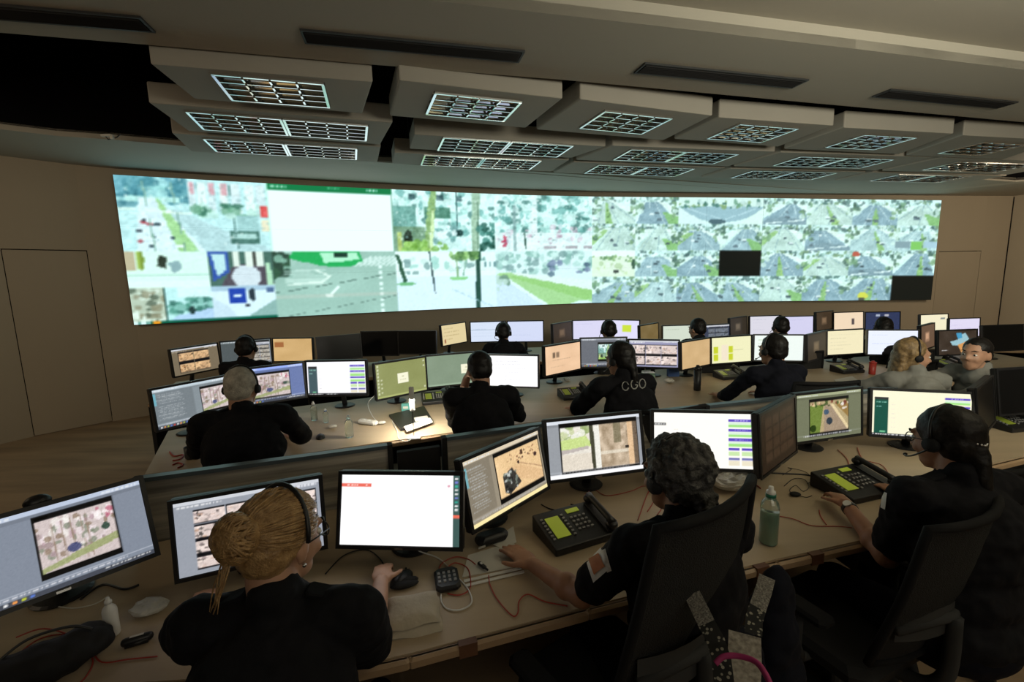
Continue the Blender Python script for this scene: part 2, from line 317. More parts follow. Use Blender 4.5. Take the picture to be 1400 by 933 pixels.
for k,q in PAN.items():
    q=[Vector(p) for p in q]; c=sum(q,Vector((0,0)))/4; d=((q[1]-q[0])+(q[2]-q[3])).normalized(); ang=math.atan2(d.y,d.x)
    t=thing('ceiling_cloud_panel','suspended grey acoustic panel, %s of the %s, above the desks'%(ordn[k[0]],rown[k[1]]),'ceiling panel',(c.x,c.y,3.2),0,'suspended acoustic ceiling panels')
    dz=0 if k[1]=='1' else (0.002 if k[1]=='2' else .004)
    e=[(p.x-c.x,p.y-c.y) for p in q]
    # shell: four side rails + top sheet + bottom sheet with light opening
    up=d; R=Matrix.Rotation(ang,3,'Z'); nf=1 if k[1]=='1' else 2; W,D=.70,.47
    fx=[(0,0)] if nf==1 else [(-.355*up.x,-.355*up.y),(.355*up.x,.355*up.y)]
    g=G(); n=4; ir=[]
    hw=(W*nf+.01*(nf-1))/2+.002; hd=D/2+.002; pn=Vector((-d.y,d.x))
    for sx,sy in((-1,-1),(1,-1),(1,1),(-1,1)): p=d*hw*sx+pn*hd*sy; ir.append((p.x,p.y))
    H0,H1=dz,.16
    V=[(x,y,H0) for x,y in e]+[(x,y,H0) for x,y in ir]+[(x,y,H1) for x,y in e]+[(x,y,H1) for x,y in ir]
    Fs=[]
    for i in range(4): j=(i+1)%4; Fs+=[(i,i+4,j+4,j),(i,j,j+8,i+8),(i+4,i+12,j+12,j+4),(i+8,j+8,j+12,i+12)]
    g.add(V,Fs); o=g.build('panel_shell',M['cloud'],t,bev=.012)
    rods=G()
    for i in range(4): x,y=e[i][0]*.8,e[i][1]*.8; rods.tube([(x,y,.16),(x,y,1.14)],.004,5)
    rods.build('suspension_wires',M['dgrey'],t)
    for (fxx,fyy) in fx:
        f=inst('light_fixture',FM[0],t,(fxx,fyy,dz),(0,0,ang))
        inst('reflector',FM[1],f); inst('louvre_rails',FM[2],f); inst('fluorescent_tubes',FM[4],f)
        for i in range(3): inst('louvre_blade',FM[3],f,(-.17+.17*i,0,.0))
# ================================================================ PICTURES (painted procedurally)
def lin(c): return tuple((x/255.)**2.2 for x in c)
class CV:
    def __init__(s,w,h,c=(255,255,255),seed=0):
        s.w,s.h=w,h; s.a=np.zeros((h,w,3),np.float32)+np.array(c,np.float32); s.r=np.random.RandomState(seed)
        s.Y,s.X=np.mgrid[0:h,0:w]; s.X=(s.X+.5)/w; s.Y=(s.Y+.5)/h
    def m(s,k,c,al=1.): s.a[k]=s.a[k]*(1-al)+np.array(c,np.float32)*al
    def rect(s,x0,y0,x1,y1,c,al=1.): s.m((s.X>=x0)&(s.X<x1)&(s.Y>=y0)&(s.Y<y1),c,al); return s
    def ell(s,x,y,rx,ry,c,al=1.): s.m(((s.X-x)/rx)**2+((s.Y-y)/ry)**2<1,c,al); return s
    def poly(s,P,c,al=1.):
        k=np.zeros(s.X.shape,bool); n=len(P)
        for i in range(n):
            (x0,y0),(x1,y1)=P[i],P[(i+1)%n]
            if y0==y1: continue
            k^=((s.Y>min(y0,y1))&(s.Y<=max(y0,y1)))&(s.X<x0+(s.Y-y0)*(x1-x0)/(y1-y0))
        s.m(k,c,al); return s
    def line(s,x0,y0,x1,y1,c,th=.01,al=1.):
        asp=s.h/s.w; dx,dy=x1-x0,(y1-y0)*asp; L=dx*dx+dy*dy+1e-9
        px=s.X-x0; py=(s.Y-y0)*asp; t=np.clip((px*dx+py*dy)/L,0,1); s.m((px-t*dx)**2+(py-t*dy)**2<th*th/4,c,al); return s
    def blobs(s,x0,y0,x1,y1,n,cols,r=(.01,.04),al=.8):
        for i in range(n): s.ell(s.r.uniform(x0,x1),s.r.uniform(y0,y1),s.r.uniform(*r),s.r.uniform(*r)*s.w/s.h*.8,cols[s.r.randint(len(cols))],al)
        return s
    def noise(s,amp): s.a+=s.r.randn(s.h,s.w,1)*amp; return s
    def smooth(s,x0,y0,x1,y1,amp,cells=8):
        q=s.r.randn(cells+2,cells+2); X=np.clip((s.X-x0)/(x1-x0),0,1)*cells; Y=np.clip((s.Y-y0)/(y1-y0),0,1)*cells
        i=X.astype(int);j=Y.astype(int);fx=X-i;fy=Y-j; v=q[j,i]*(1-fx)*(1-fy)+q[j,i+1]*fx*(1-fy)+q[j+1,i]*(1-fx)*fy+q[j+1,i+1]*fx*fy
        k=(s.X>=x0)&(s.X<x1)&(s.Y>=y0)&(s.Y<y1); s.a[k]+=(v[k]*amp)[:,None]; return s
    def text(s,x,y,w,c,h=.02,al=.8,d=.03):
        xx=x
        while xx<x+w: l=s.r.uniform(.3,1)*d; s.rect(xx,y,min(xx+l,x+w),y+h,c,al); xx+=l+d*.3
        return s
    def paste(s,o,x0,y0,x1,y1):
        a0,a1=int(round(x0*s.w)),int(round(x1*s.w)); b0,b1=int(round(y0*s.h)),int(round(y1*s.h))
        if a1<=a0 or b1<=b0: return s
        iy=(np.arange(b1-b0)*o.h//(b1-b0)).clip(0,o.h-1); ix=(np.arange(a1-a0)*o.w//(a1-a0)).clip(0,o.w-1); s.a[b0:b1,a0:a1]=o.a[iy][:,ix]; return s
    def tint(s,c,k=1): s.a*=np.array(c,np.float32)*k; return s
# video-wall pictures (overexposed, cyan-white)
PALE=(222,250,244)
def road(seed,w=64,h=36,kind=None):
    c=CV(w,h,PALE,seed); r=c.r; vx=r.uniform(.3,.7); hz=r.uniform(.10,.26); k=kind if kind is not None else r.randint(6); tw=r.uniform(.06,.22)
    c.smooth(0,0,1,1,14,6); c.blobs(0,0,1,hz+.06,60,[(70,105,100),(150,185,175),(236,252,248),(110,140,100),(60,85,85),(200,225,225)],(.02,.06),.75)
    base=[(150,178,188),(178,204,206),(136,164,178),(196,218,208)][r.randint(4)]; wl,wr=r.uniform(-.5,.05),r.uniform(.95,1.5)
    c.poly([(vx-tw,hz),(vx+tw,hz),(wr,1),(wl,1)],base); c.smooth(0,hz,1,1,12,5)
    c.poly([(vx+tw*.9,hz),(vx+tw+.12,hz),(wr+.5,.8),(wr+.1,1)],(236,248,240)); c.poly([(vx-tw,hz),(vx-tw-.14,hz),(wl-.5,.8),(wl-.1,1)],(230,246,238))
    for i in range(5): t=(i+.5)/5; x=wl+(wr-wl)*t; c.line(vx+(t-.5)*2*tw,hz,x,1.05,(232,246,246) if i%2 else (112,142,156),.014,.7)
    if k in(0,1,3): xg=r.uniform(.3,.65); c.poly([(vx,hz+.08),(vx+.03,hz+.08),(xg+.14,1),(xg-.02,1)],(134,182,96),.85); c.blobs(min(vx,xg),.4,max(vx,xg)+.1,.95,5,[(60,100,50),(170,200,110)],(.015,.035),.7)
    if k==2: c.poly([(.0,.45),(.3,hz+.05),(.36,hz+.1),(.05,.75),(0,.8)],(146,190,110),.9)
    if k==4: c.poly([(.6,.5),(.98,.7),(1,1),(.78,1)],(124,178,96),.9); c.ell(.93,.5,.1,.13,(50,85,60),.8)
    if k==5: c.ell(.5,1.25,.75,.55,tuple(x*.85 for x in base),.8); c.line(.05,.95,.95,.8,(236,246,246),.02)
    c.blobs(-.02,hz-.05,.16,.6,9,[(64,95,78),(110,150,110),(215,235,225)],(.03,.07),.75); c.blobs(.86,hz-.05,1.02,.7,9,[(60,90,78),(120,155,110),(220,240,230)],(.03,.07),.75)
    for i in range(r.randint(2,5)):
        y=r.uniform(hz+.15,.85); s=.022+.045*y; x=vx+(r.uniform(-.3,.3))*y*1.3; col=[(44,58,66),(245,250,250),(80,96,108)][r.randint(3)]; c.ell(x,y,s,s*.8,col,.9); c.ell(x+.01,y+s*.7,s,s*.4,(70,92,100),.8)
    c.smooth(0,0,1,1,8,24)
    return c.noise(8)
def city():
    c=CV(150,84,(206,238,240),3); c.rect(0,0,.45,.30,(120,175,190)); c.blobs(0,.02,.5,.35,60,[(90,150,165),(150,205,205),(70,125,140),(190,235,235)],(.02,.07),.7)
    c.rect(.05,.25,.4,.32,(190,230,225))
    for i,x in enumerate([.46,.53,.60,.68,.76,.85,.93]): c.rect(x,.03,x+.055,.45,(244,250,246) if i%2 else (226,236,240)); c.rect(x+.01,.02,x+.05,.20,(226,150,160) if i in(0,2,3) else (236,240,240),.8)
    for i in range(60): x,y=c.r.uniform(.45,1),c.r.uniform(.05,.4); c.rect(x,y,x+.008,y+.03,(150,180,180),.6)
    c.poly([(.13,.27),(.24,.27),(.66,1),(.08,1)],(232,244,250)); c.poly([(.24,.27),(.26,.27),(.5,1),(.36,1)],(150,205,110),.7); c.poly([(.3,.42),(.38,.42),(1,.95),(1,1),(.55,1)],(196,220,224))
    c.blobs(.5,.33,.95,.5,26,[(70,120,100),(120,170,140),(200,230,220)],(.02,.05),.8); c.rect(.78,.48,.92,.72,(170,205,205)); c.rect(.72,.70,.92,.88,(70,110,100),.9); c.rect(.74,.74,.90,.80,(190,220,215))
    c.rect(.94,.32,1,.50,(236,90,90)); c.rect(.94,.52,1,.7,(250,225,195))
    for i in range(16): y=c.r.uniform(.5,.95); x=.15+c.r.uniform(-.1,.25)*y; c.ell(x,y,.022,.02,[(190,90,100),(50,70,80),(250,250,250),(70,80,90)][c.r.randint(4)])
    c.line(.0,.42,.5,.47,(245,255,240),.01); c.line(.02,.50,.35,.42,(235,255,245),.008); c.line(.35,.0,.40,1,(130,165,150),.008); c.line(.17,.05,.2,.98,(150,185,170),.008); c.line(.75,.05,.77,.95,(90,125,120),.006); c.smooth(0,0,1,1,10,40); c.blobs(0,0,1,1,90,[(250,255,252),(160,190,190),(190,220,220)],(.003,.012),.6)
    return c.noise(8)
def trees(seed,dark=True):
    c=CV(134,72,(226,250,246),seed); B=[(110,170,165),(170,215,208),(70,115,110),(240,255,252),(200,235,230)]
    c.smooth(0,0,1,1,14,8); c.blobs(0,0,1,.75,90 if dark else 160,B,(.015,.05),.7)
    if dark:
        c.rect(0,.25,.22,.62,(110,160,150),.85); c.rect(0,.58,.30,1,(120,150,120),.9); c.ell(.13,.78,.04,.14,(40,55,45)); c.rect(.02,.68,.07,.98,(190,200,120))
        for x in(.15,.42,.62): c.rect(x,.06,x+.07,.14,(55,80,85),.8)
        c.rect(.3,.25,.55,.45,(80,130,110),.9); c.poly([(.37,0),(.42,0),(.40,.45),(.36,1),(.29,1),(.31,.45)],(150,180,120)); c.poly([(.37,.3),(.40,.3),(.37,1),(.33,1)],(220,235,180))
        c.rect(.62,.0,.63,.6,(50,85,85)); c.poly([(.78,0),(.86,0),(.83,1),(.76,1)],(170,195,170)); c.line(.84,.05,.82,.95,(100,130,110),.012)
        c.blobs(.85,.5,1,.95,18,[(30,80,70),(70,130,120)],(.02,.05)); c.blobs(.02,.85,.5,1,20,[(170,210,110),(130,175,80)],(.02,.05)); c.ell(.64,.68,.05,.06,(40,75,75)); c.blobs(.4,.6,.6,.9,12,[(245,255,255),(120,160,160)],(.02,.05))
    else:
        c.rect(0,.66,1,1,(246,252,252),.85); c.blobs(0,.55,1,.85,40,[(230,200,214),(214,220,226),(190,150,170),(240,250,250)],(.015,.04),.7); c.line(.2,.2,.2,1,(140,165,165),.02,.8); c.rect(.38,.0,.43,.9,(250,255,255),.8); c.blobs(.05,.68,.12,.95,8,[(200,60,90)],(.01,.02)); c.line(.3,.68,.31,.95,(60,90,80),.012)
        for x in(.5,.72,.9): c.rect(x,.9,x+.12,.96,(170,150,160),.7)
    c.smooth(0,0,1,1,14,36); c.blobs(0,0,1,.8,110,[(250,255,252),(120,160,155),(190,220,220),(90,130,120)],(.004,.014),.6); return c.noise(9)
def plaza():
    c=CV(134,72,(236,248,250),9); c.poly([(0,.45),(1,.35),(1,1),(0,1)],(232,242,252)); c.rect(0,.02,1,.42,(246,253,250)); c.blobs(.1,.1,.9,.38,26,[(170,215,205),(130,160,160),(215,235,230)],(.015,.05),.8)
    c.poly([(.0,.05),(.03,.05),(.1,.5),(.06,.52)],(50,90,70)); c.ell(.09,.54,.09,.03,(120,185,130)); c.line(.33,.0,.37,.7,(60,80,85),.014); c.poly([(.80,0),(.85,0),(.83,1),(.79,1)],(40,80,70)); c.line(.6,.05,.61,.45,(150,180,140),.02); c.line(.72,.02,.67,.4,(150,185,170),.015); c.ell(.62,.46,.1,.03,(150,210,140)); c.blobs(.55,.0,.85,.12,20,[(110,150,90),(70,110,60),(160,200,120)],(.02,.05)); c.line(.55,.65,.95,.98,(190,215,225),.008)
    c.rect(.85,.15,1,.3,(240,250,248)); 
    for x in(.88,.93,.97): c.rect(x,.18,x+.02,.26,(110,145,150))
    return c.noise(4)
def verge():
    c=CV(134,72,(232,246,246),10); c.blobs(0,.0,1,.4,90,[(150,190,180),(190,220,215),(120,150,150),(225,245,240)],(.02,.05),.7); c.poly([(0,.4),(.1,.38),(1,.62),(1,.9),(.7,1),(.55,1)],(176,214,150)); c.poly([(.05,.4),(1,.72),(1,.98)],(150,200,110),.6); c.poly([(0,.5),(.08,.48),(.5,1),(0,1)],(220,232,248)); c.line(.07,.45,.5,.98,(240,250,250),.03); c.poly([(.1,.36),(1,.55),(1,.75),(.2,.42)],(238,244,240)); c.line(.2,.2,.21,.38,(240,255,250),.01); c.line(.78,.1,.77,.42,(235,240,245),.012); c.blobs(.55,.2,.95,.42,25,[(130,140,170),(90,110,130),(230,240,245)],(.015,.04)); c.blobs(.0,.42,.12,.7,14,[(110,140,120),(200,220,210)],(.02,.04)); return c.noise(5)
def bus():
    c=CV(126,72,(172,200,186),11); c.rect(0,0,1,1,(168,196,184)); c.smooth(0,0,1,1,6,5); c.poly([(.15,.0),(.68,.0),(.70,.16),(.60,.24),(.42,.24),(.1,.1)],(40,170,90)); c.poly([(.35,.02),(.66,.02),(.68,.12),(.38,.18)],(190,240,205)); c.rect(.47,.02,.58,.08,(30,60,50)); c.poly([(0,.0),(.12,.03),(.12,.25),(0,.42)],(60,90,70)); c.blobs(0,.0,.1,.35,14,[(150,190,170),(50,70,60)],(.02,.05))
    for i in range(6): c.line(.08,.30+.04*i,.38,.28+.045*i,(214,232,222),.012,.7)
    c.line(.1,.5,.35,.47,(235,245,235),.02); c.line(.35,.47,.42,.38,(235,245,235),.02); c.line(.42,.38,.3,.28,(235,245,235),.014)
    for i in range(8): c.line(.64+.045*i,.22,.78+.04*i,.08,(235,245,240),.018,.8)
    for i in range(9): c.rect(.845,.22+.09*i,.865,.27+.09*i,(240,250,245))
    c.line(.0,.62,1,.35,(96,120,112),.006); c.line(.06,.99,1,.72,(110,132,124),.005); c.line(.48,.55,.40,.70,(250,255,250),.022); c.poly([(.37,.66),(.44,.66),(.42,.73),(.38,.71)],(250,255,250)); c.rect(0,.66,1,.72,(212,200,190),.35); return c.noise(3)
def shopin():
    c=CV(84,40,(232,250,240),12); c.rect(0,0,.1,.5,(190,150,110),.7); c.ell(.17,.2,.04,.3,(130,150,60)); c.rect(.12,.0,.15,.45,(170,190,90)); c.poly([(.38,.1),(.48,.12),(.46,.45),(.36,.4)],(50,60,50)); c.poly([(.48,.3),(.62,.22),(.66,.45),(.55,.6)],(150,175,180)); c.rect(0,.62,1,.66,(190,225,210)); c.rect(0,.8,1,1,(240,252,244)); return c.noise(4)
def corridor():
    c=CV(66,40,(80,110,100),13); c.poly([(.0,.0),(.3,.0),(.3,.6),(.05,.85)],(60,90,170)); c.poly([(.05,.05),(.26,.05),(.28,.5),(.12,.7)],(200,230,235)); c.poly([(.4,.35),(.85,.35),(1,1),(.15,1)],(90,80,90)); c.ell(.57,.72,.22,.34,(240,242,250),.9)
    for x in(.38,.58,.75): c.rect(x,.0,x+.1,.42,(240,240,230))
    c.rect(.68,.0,.74,.4,(50,50,45)); c.poly([(.86,.3),(.93,.3),(.98,1),(.86,1)],(190,225,190)); return c.noise(5)
def street4():
    c=CV(84,40,(150,190,180),14); c.rect(0,0,.4,1,(196,200,180)); c.blobs(0,0,.4,1,50,[(225,232,215),(90,100,85),(245,248,236),(150,140,115)],(.02,.07)); c.rect(.4,0,1,1,(205,240,240)); c.blobs(.42,.3,.98,.7,34,[(60,110,100),(90,150,135),(150,200,190)],(.03,.08)); c.poly([(.5,.8),(1,.6),(1,1),(.42,1)],(190,210,240)); c.rect(.39,.0,.41,1,(30,60,55)); c.rect(.55,.0,1,.28,(238,252,252),.8); c.ell(.72,.65,.04,.12,(40,60,60)); return c.noise(6)
def bluesign():
    c=CV(66,40,(232,242,250),15); c.rect(0,0,1,.12,(180,200,220)); c.rect(.26,.05,.53,.5,(40,70,170)); c.rect(.33,.24,.45,.32,(240,245,255)); c.ell(.62,.25,.05,.2,(50,60,70)); c.rect(.85,.05,.97,.2,(90,110,150)); c.poly([(.45,1),(1,.4),(1,1)],(150,180,175)); c.rect(.5,.55,.56,.6,(40,40,50)); c.poly([(0,.3),(.25,.6),(.4,1),(0,1)],(214,226,240)); return c.noise(4)
def wallpicture():
    W,Hh=768,108; c=CV(W,Hh,(210,235,230),1); u=1/8.
    c.paste(city(),0,0,u,.5)
    wn=CV(96,54,(255,255,255),2); wn.rect(0,0,1,.085,(20,120,70)); wn.text(.03,.015,.12,(190,240,210),.035); wn.text(.46,.02,.1,(150,220,180),.025); wn.text(.78,.015,.1,(220,250,235),.04); wn.rect(0,0,.012,1,(210,250,230)); wn.rect(.985,.08,1,1,(140,180,160)); c.paste(wn,u,0,2*u,.5)
    c.paste(trees(5),2*u,0,3*u,.5); c.paste(trees(6,False),3*u,0,4*u,.5)
    c.paste(shopin(),0,.5,u*.55,.75); c.paste(corridor(),u*.55,.5,u,.75); c.paste(street4(),0,.75,u*.55,1); c.paste(bluesign(),u*.55,.75,u,1); c.rect(0,.982,u,1,(10,90,70)); c.rect(u*.12,.982,u*.18,1,(250,150,40)); c.text(0,.982,u*.1,(230,240,240),.02,1,.006)
    c.paste(bus(),u,.5,2*u,1); c.paste(plaza(),2*u,.5,3*u,1); c.paste(verge(),3*u,.5,4*u,1)
    sd=20
    for r_ in range(4):
        for k in range(8):
            sd+=1; x0=.5+k/16.; 
            if (r_,k)in((2,3),(3,7)): c.rect(x0,r_*.25+.004,x0+1/16.,r_*.25+.254,(22,24,22)); continue
            if (r_,k)==(0,3): continue
            if (r_,k)==(0,2):
                q=CV(112,30,(225,245,240),7); q.ell(.5,-.25,.62,1.15,(150,180,192)); q.rect(0,0,1,.3,(222,240,232)); q.blobs(0,.12,1,.36,50,[(40,90,80),(90,140,110),(200,220,215),(120,150,90)],(.01,.035)); q.poly([(0,.35),(0,1),(.35,1)],(225,240,240)); q.poly([(1,.35),(1,1),(.7,1)],(230,244,236)); q.ell(.45,.88,.1,.09,(60,85,95)); q.line(.1,.4,.5,.8,(190,215,225),.01); q.line(.9,.4,.55,.8,(190,215,225),.01); q.noise(5); c.paste(q,x0,0,x0+2/16.,.25); continue
            q=road(sd)
            if (r_,k)==(2,0): q=CV(64,36,(232,240,214),8); q.rect(0,.0,1,.2,(250,253,245)); q.blobs(0,.2,1,.4,20,[(120,160,90),(90,130,80)],(.02,.05)); q.blobs(.1,.45,.9,.9,20,[(210,225,170),(240,240,225),(180,200,150)],(.03,.09)); q.ell(.55,.78,.07,.07,(50,55,50)); q.ell(.97,.5,.06,.2,(40,70,50)); q.noise(5)
            if (r_,k)==(1,7): q.rect(0,.62,.35,.9,(120,140,150),.9); q.rect(.37,.62,.62,.95,(120,190,80)); q.rect(.65,.62,1,.9,(170,195,215),.9)
            if (r_,k)==(3,6): q.ell(.35,.8,.12,.14,(220,210,60)); q.ell(.33,.93,.07,.08,(60,60,50))
            if (r_,k)==(2,6): q.ell(.13,.12,.09,.1,(190,70,50)); 
            c.paste(q,x0,r_*.25,x0+1/16.,r_*.25+.25)
    c.a=np.clip(c.a,0,255); h_=c.a[:,W//2:]; h_[h_.mean(axis=2)>40]=255-(255-h_[h_.mean(axis=2)>40])*.86; c.a[...,0]*=.91
    return c
def paint(ob_mesh,c,nu,nv,u0=0,u1=1,v0=0,v1=1):
    # vertices laid out row by row from bottom-left
    a=np.clip(c.a,0,255)/255.; U=u0+(u1-u0)*np.arange(nu+1)/nu; V=v0+(v1-v0)*np.arange(nv+1)/nv   # V from top
    ix=np.clip(U*c.w-.5,0,c.w-1); iy=np.clip(V*c.h-.5,0,c.h-1)
    x0=np.floor(ix).astype(int);x1=np.minimum(x0+1,c.w-1);fx=(ix-x0)[None,:,None];y0=np.floor(iy).astype(int);y1=np.minimum(y0+1,c.h-1);fy=(iy-y0)[:,None,None]
    s=(a[y0][:,x0]*(1-fx)+a[y0][:,x1]*fx)*(1-fy)+(a[y1][:,x0]*(1-fx)+a[y1][:,x1]*fx)*fy
    s=s[::-1]**2.2; col=np.ones(((nu+1)*(nv+1),4),np.float32); col[:,:3]=s.reshape(-1,3)
    at=ob_mesh.color_attributes.new('picture','FLOAT_COLOR','POINT'); at.data.foreach_set('color',col.ravel())
# ---- the video wall: 12 x 3 flat display modules on the curved wall
VW=[(-5.13,6.19,3.235,1.287),(-3.53,6.94,3.235,1.29),(-1.9,7.59,3.235,1.29),(-.31,8.17,3.225,1.29),(1.51,8.67,3.225,1.285),(3.16,8.81,3.20,1.26),(4.81,8.93,3.165,1.22),(6.58,9.08,3.125,1.185),(8.45,9.23,3.085,1.145)]
def vwp(t): # t in 0..8
    i=min(int(t),7); f=t-i; 
    def cr(k):
        p=[VW[max(i-1,0)][k],VW[i][k],VW[i+1][k],VW[min(i+2,8)][k]]
        return .5*((2*p[1])+(-p[0]+p[2])*f+(2*p[0]-5*p[1]+4*p[2]-p[3])*f*f+(-p[0]+3*p[1]-3*p[2]+p[3])*f**3)
    return cr(0),cr(1),VW[i][2]*(1-f)+VW[i+1][2]*f,VW[i][3]*(1-f)+VW[i+1][3]*f
vw=thing('video_wall','long curved video wall of camera pictures on the beige front wall','video wall',(1.5,8.5,1.2))
pic=wallpicture(); OFF=.10
for k in range(12):
    a=vwp(k*8/12.); b=vwp((k+1)*8/12.); d=Vector((b[0]-a[0],b[1]-a[1])).normalized(); n=Vector((d.y,-d.x))*OFF
    for r_ in range(3):
        f0,f1=r_/3.,(r_+1)/3.  # from top
        def P(u,v,o=0,a=a,b=b,n=n):
            x=a[0]+(b[0]-a[0])*u+n.x*(1-o); y=a[1]+(b[1]-a[1])*u+n.y*(1-o); zt=a[2]+(b[2]-a[2])*u; zb=a[3]+(b[3]-a[3])*u; fr=f1+(f0-f1)*v
            return (x-1.5,y-8.5,zt+(zb-zt)*fr-1.2)
        e=.0006
        g=G(); g.grid(lambda u,v:P(e+u*(1-2*e),e+v*(1-2*e)),64,36); o=g.build('display_panel',M['scrW'],vw); paint(o.data,pic,64,36,k/12.,(k+1)/12.,f0,f1)
        hb=G(); q=[P(.001,.001,.03),P(.999,.001,.03),P(.999,.999,.03),P(.001,.999,.03)]+[P(.001,.001,.85),P(.999,.001,.85),P(.999,.999,.85),P(.001,.999,.85)]
        hb.add(q,[(0,1,2,3),(7,6,5,4),(0,4,5,1),(1,5,6,2),(2,6,7,3),(3,7,4,0)]); hb.build('display_housing',M['blackm'],o)
# ================================================================ DESKS
def desk_row(label,front,back,zt=.74,joints=(),leg_at=(),partz=None,gaps=(),partlab=None):
    c=Vector(front[len(front)//2]); t=thing('console_desk',label,'desk',(c.x,c.y,0))
    L=lambda p:(p[0]-c.x,p[1]-c.y)
    g=G(); g.prism([L(p) for p in front]+[L(p) for p in back[::-1]],zt-.035,zt); g.build('worktop',M['desk'],t)
    for i in range(len(front)-1):
        a=Vector(front[i]);b=Vector(front[i+1]);d=(b-a).normalized();n=Vector((d.y,-d.x)); m=(a+b)/2+n*.012; l=L(m)
        g=G(); g.box((l[0],l[1],zt-.02),((b-a).length+.008,.026,.036),Matrix.Rotation(math.atan2(d.y,d.x),3,'Z'),.008); g.build('edge_band',M['edge'],t)
    for (i,f) in joints:
        a=Vector(front[i]);b=Vector(front[i+1]);d=(b-a).normalized();n=Vector((d.y,-d.x)); m=a+(b-a)*f+n*.016; l=L(m)
        g=G(); g.box((l[0],l[1],zt-.018),(.055,.024,.042),Matrix.Rotation(math.atan2(d.y,d.x),3,'Z')); g.build('edge_joint',M['edged'],t)
    for (p,q) in leg_at:
        a=Vector(p);b=Vector(q);d=(b-a).normalized();m=(a+b)/2;l=L(m)
        g=G(); g.box((l[0],l[1],(zt-.036)/2),((b-a).length,.03,zt-.036),Matrix.Rotation(math.atan2(d.y,d.x),3,'Z')); g.build('side_panel',M['blackm'],t)
    for i in range(len(back)-1):
        a=Vector(back[i]);b=Vector(back[i+1]);d=(b-a).normalized();n=Vector((-d.y,d.x)); m=(a+b)/2+n*.02-n*.10; l=L(m)
        g=G(); g.box((l[0],l[1],.40),((b-a).length-.01,.02,.60),Matrix.Rotation(math.atan2(d.y,d.x),3,'Z')); g.build('modesty_panel',M['blackm'],t)
    return t
def partition(label,a,b,z0,z1,m='part'):
    a=Vector(a);b=Vector(b);d=(b-a);c=(a+b)/2
    t=thing('desk_screen',label,'desk partition',(c.x,c.y,0),math.atan2(d.y,d.x),'desk partitions')
    g=G(); g.box((0,0,(z0+z1)/2),(d.length,.025,z1-z0)); g.build('laminate_panel',M[m],t)
    g=G(); g.box((0,0,z1+.009),(d.length,.04,.018)); g.build('top_rail',M['ptop'],t)
    for s in(-1,1): g=G(); g.box((s*(d.length/2+.012),0,(z1+.018)/2),(.024,.045,z1+.018)); g.build('post',M['blackm'],t)
    return t
F1=[(-1.85,.98),(-1.18,1.09),(-.52,1.12),(-.32,1.17),(.22,1.34),(.96,1.56),(1.45,1.69),(1.80,1.80),(2.25,2.20),(2.56,2.33),(2.87,2.43),(3.6,2.72),(4.6,3.1)]
B1=[(-1.62,1.72),(-1.2,1.92),(-.59,2.09),(.15,2.35),(.67,2.5),(1.14,2.61),(1.8,2.78),(2.5,2.98),(3.3,3.25),(4.2,3.65)]
desk_row('long light wooden front desk nearest the camera, with three seated women',F1,B1,joints=[(3,.30),(4,.9),(5,.35)],leg_at=[((-1.84,1.0),(-1.64,1.70)),((4.58,3.12),(4.21,3.62))])
F2=[(-2.12,2.47),(-1.80,2.56),(-1.16,2.79),(-.43,3.06),(-.01,3.2),(.91,3.46),(1.78,3.62),(2.51,3.8),(3.4,4.02),(4.6,4.2),(5.8,4.3)]
B2=[(-2.56,3.24),(-1.95,3.78),(-1.2,4.12),(-.4,4.4),(.5,4.7),(1.5,4.98),(2.6,5.05),(3.6,5.32),(4.9,5.56),(5.9,5.5)]
desk_row('long wooden middle desk behind the streaked grey partitions',F2,B2,joints=[(3,.5)],leg_at=[((-2.12,2.50),(-2.54,3.22)),((5.79,4.34),(5.88,5.46))])
F3=[(-3.35,4.05),(-2.5,4.55),(-1.5,5.0),(-.5,5.55),(.7,5.68),(1.6,5.60),(2.6,5.58),(3.4,5.85),(4.6,6.15),(6.0,5.75),(6.8,5.5)]
B3=[(-3.75,4.95),(-3.2,5.35),(-2.6,5.62),(-1.2,6.1),(-.3,6.72),(.9,6.85),(2.0,6.80),(3.0,6.85),(4.4,7.0),(5.8,7.25),(7.0,6.75)]
desk_row('long wooden back desk nearest the video wall',F3,B3,leg_at=[((-3.36,4.08),(-3.74,4.92)),((6.81,5.52),(7.0,6.72))])
partition('streaked grey partition behind the blond woman\'s monitors, left of the dark gap',(-1.57,1.80),(-.62,2.115),.30,1.0)
partition('streaked grey partition right of the dark gap, behind the tilted tan monitor',(-.345,2.205),(.16,2.385),.30,1.0)
partition('streaked grey partition behind the curly haired woman\'s middle monitor',(.21,2.40),(1.12,2.635),.30,1.0)
partition('streaked grey partition behind the two monitors right of the curly haired woman',(1.17,2.65),(1.84,2.82),.30,1.0)
partition('streaked grey partition behind the right woman\'s monitors',(1.89,2.835),(2.75,3.06),.30,.98)
g=G(); g.box((-.48,2.17,.50),(.21,.03,.94),Matrix.Rotation(.32,3,'Z')); t=g.build('dark_gap_slab',M['blackm'],None,off=(-.48,2.17,0)); t.location=(-.48,2.17,0); tag(t,'added black slab standing for the darkness in the gap between the two left partitions','dark gap filler')  # black slab put in to stand for the darkness of the partition gap
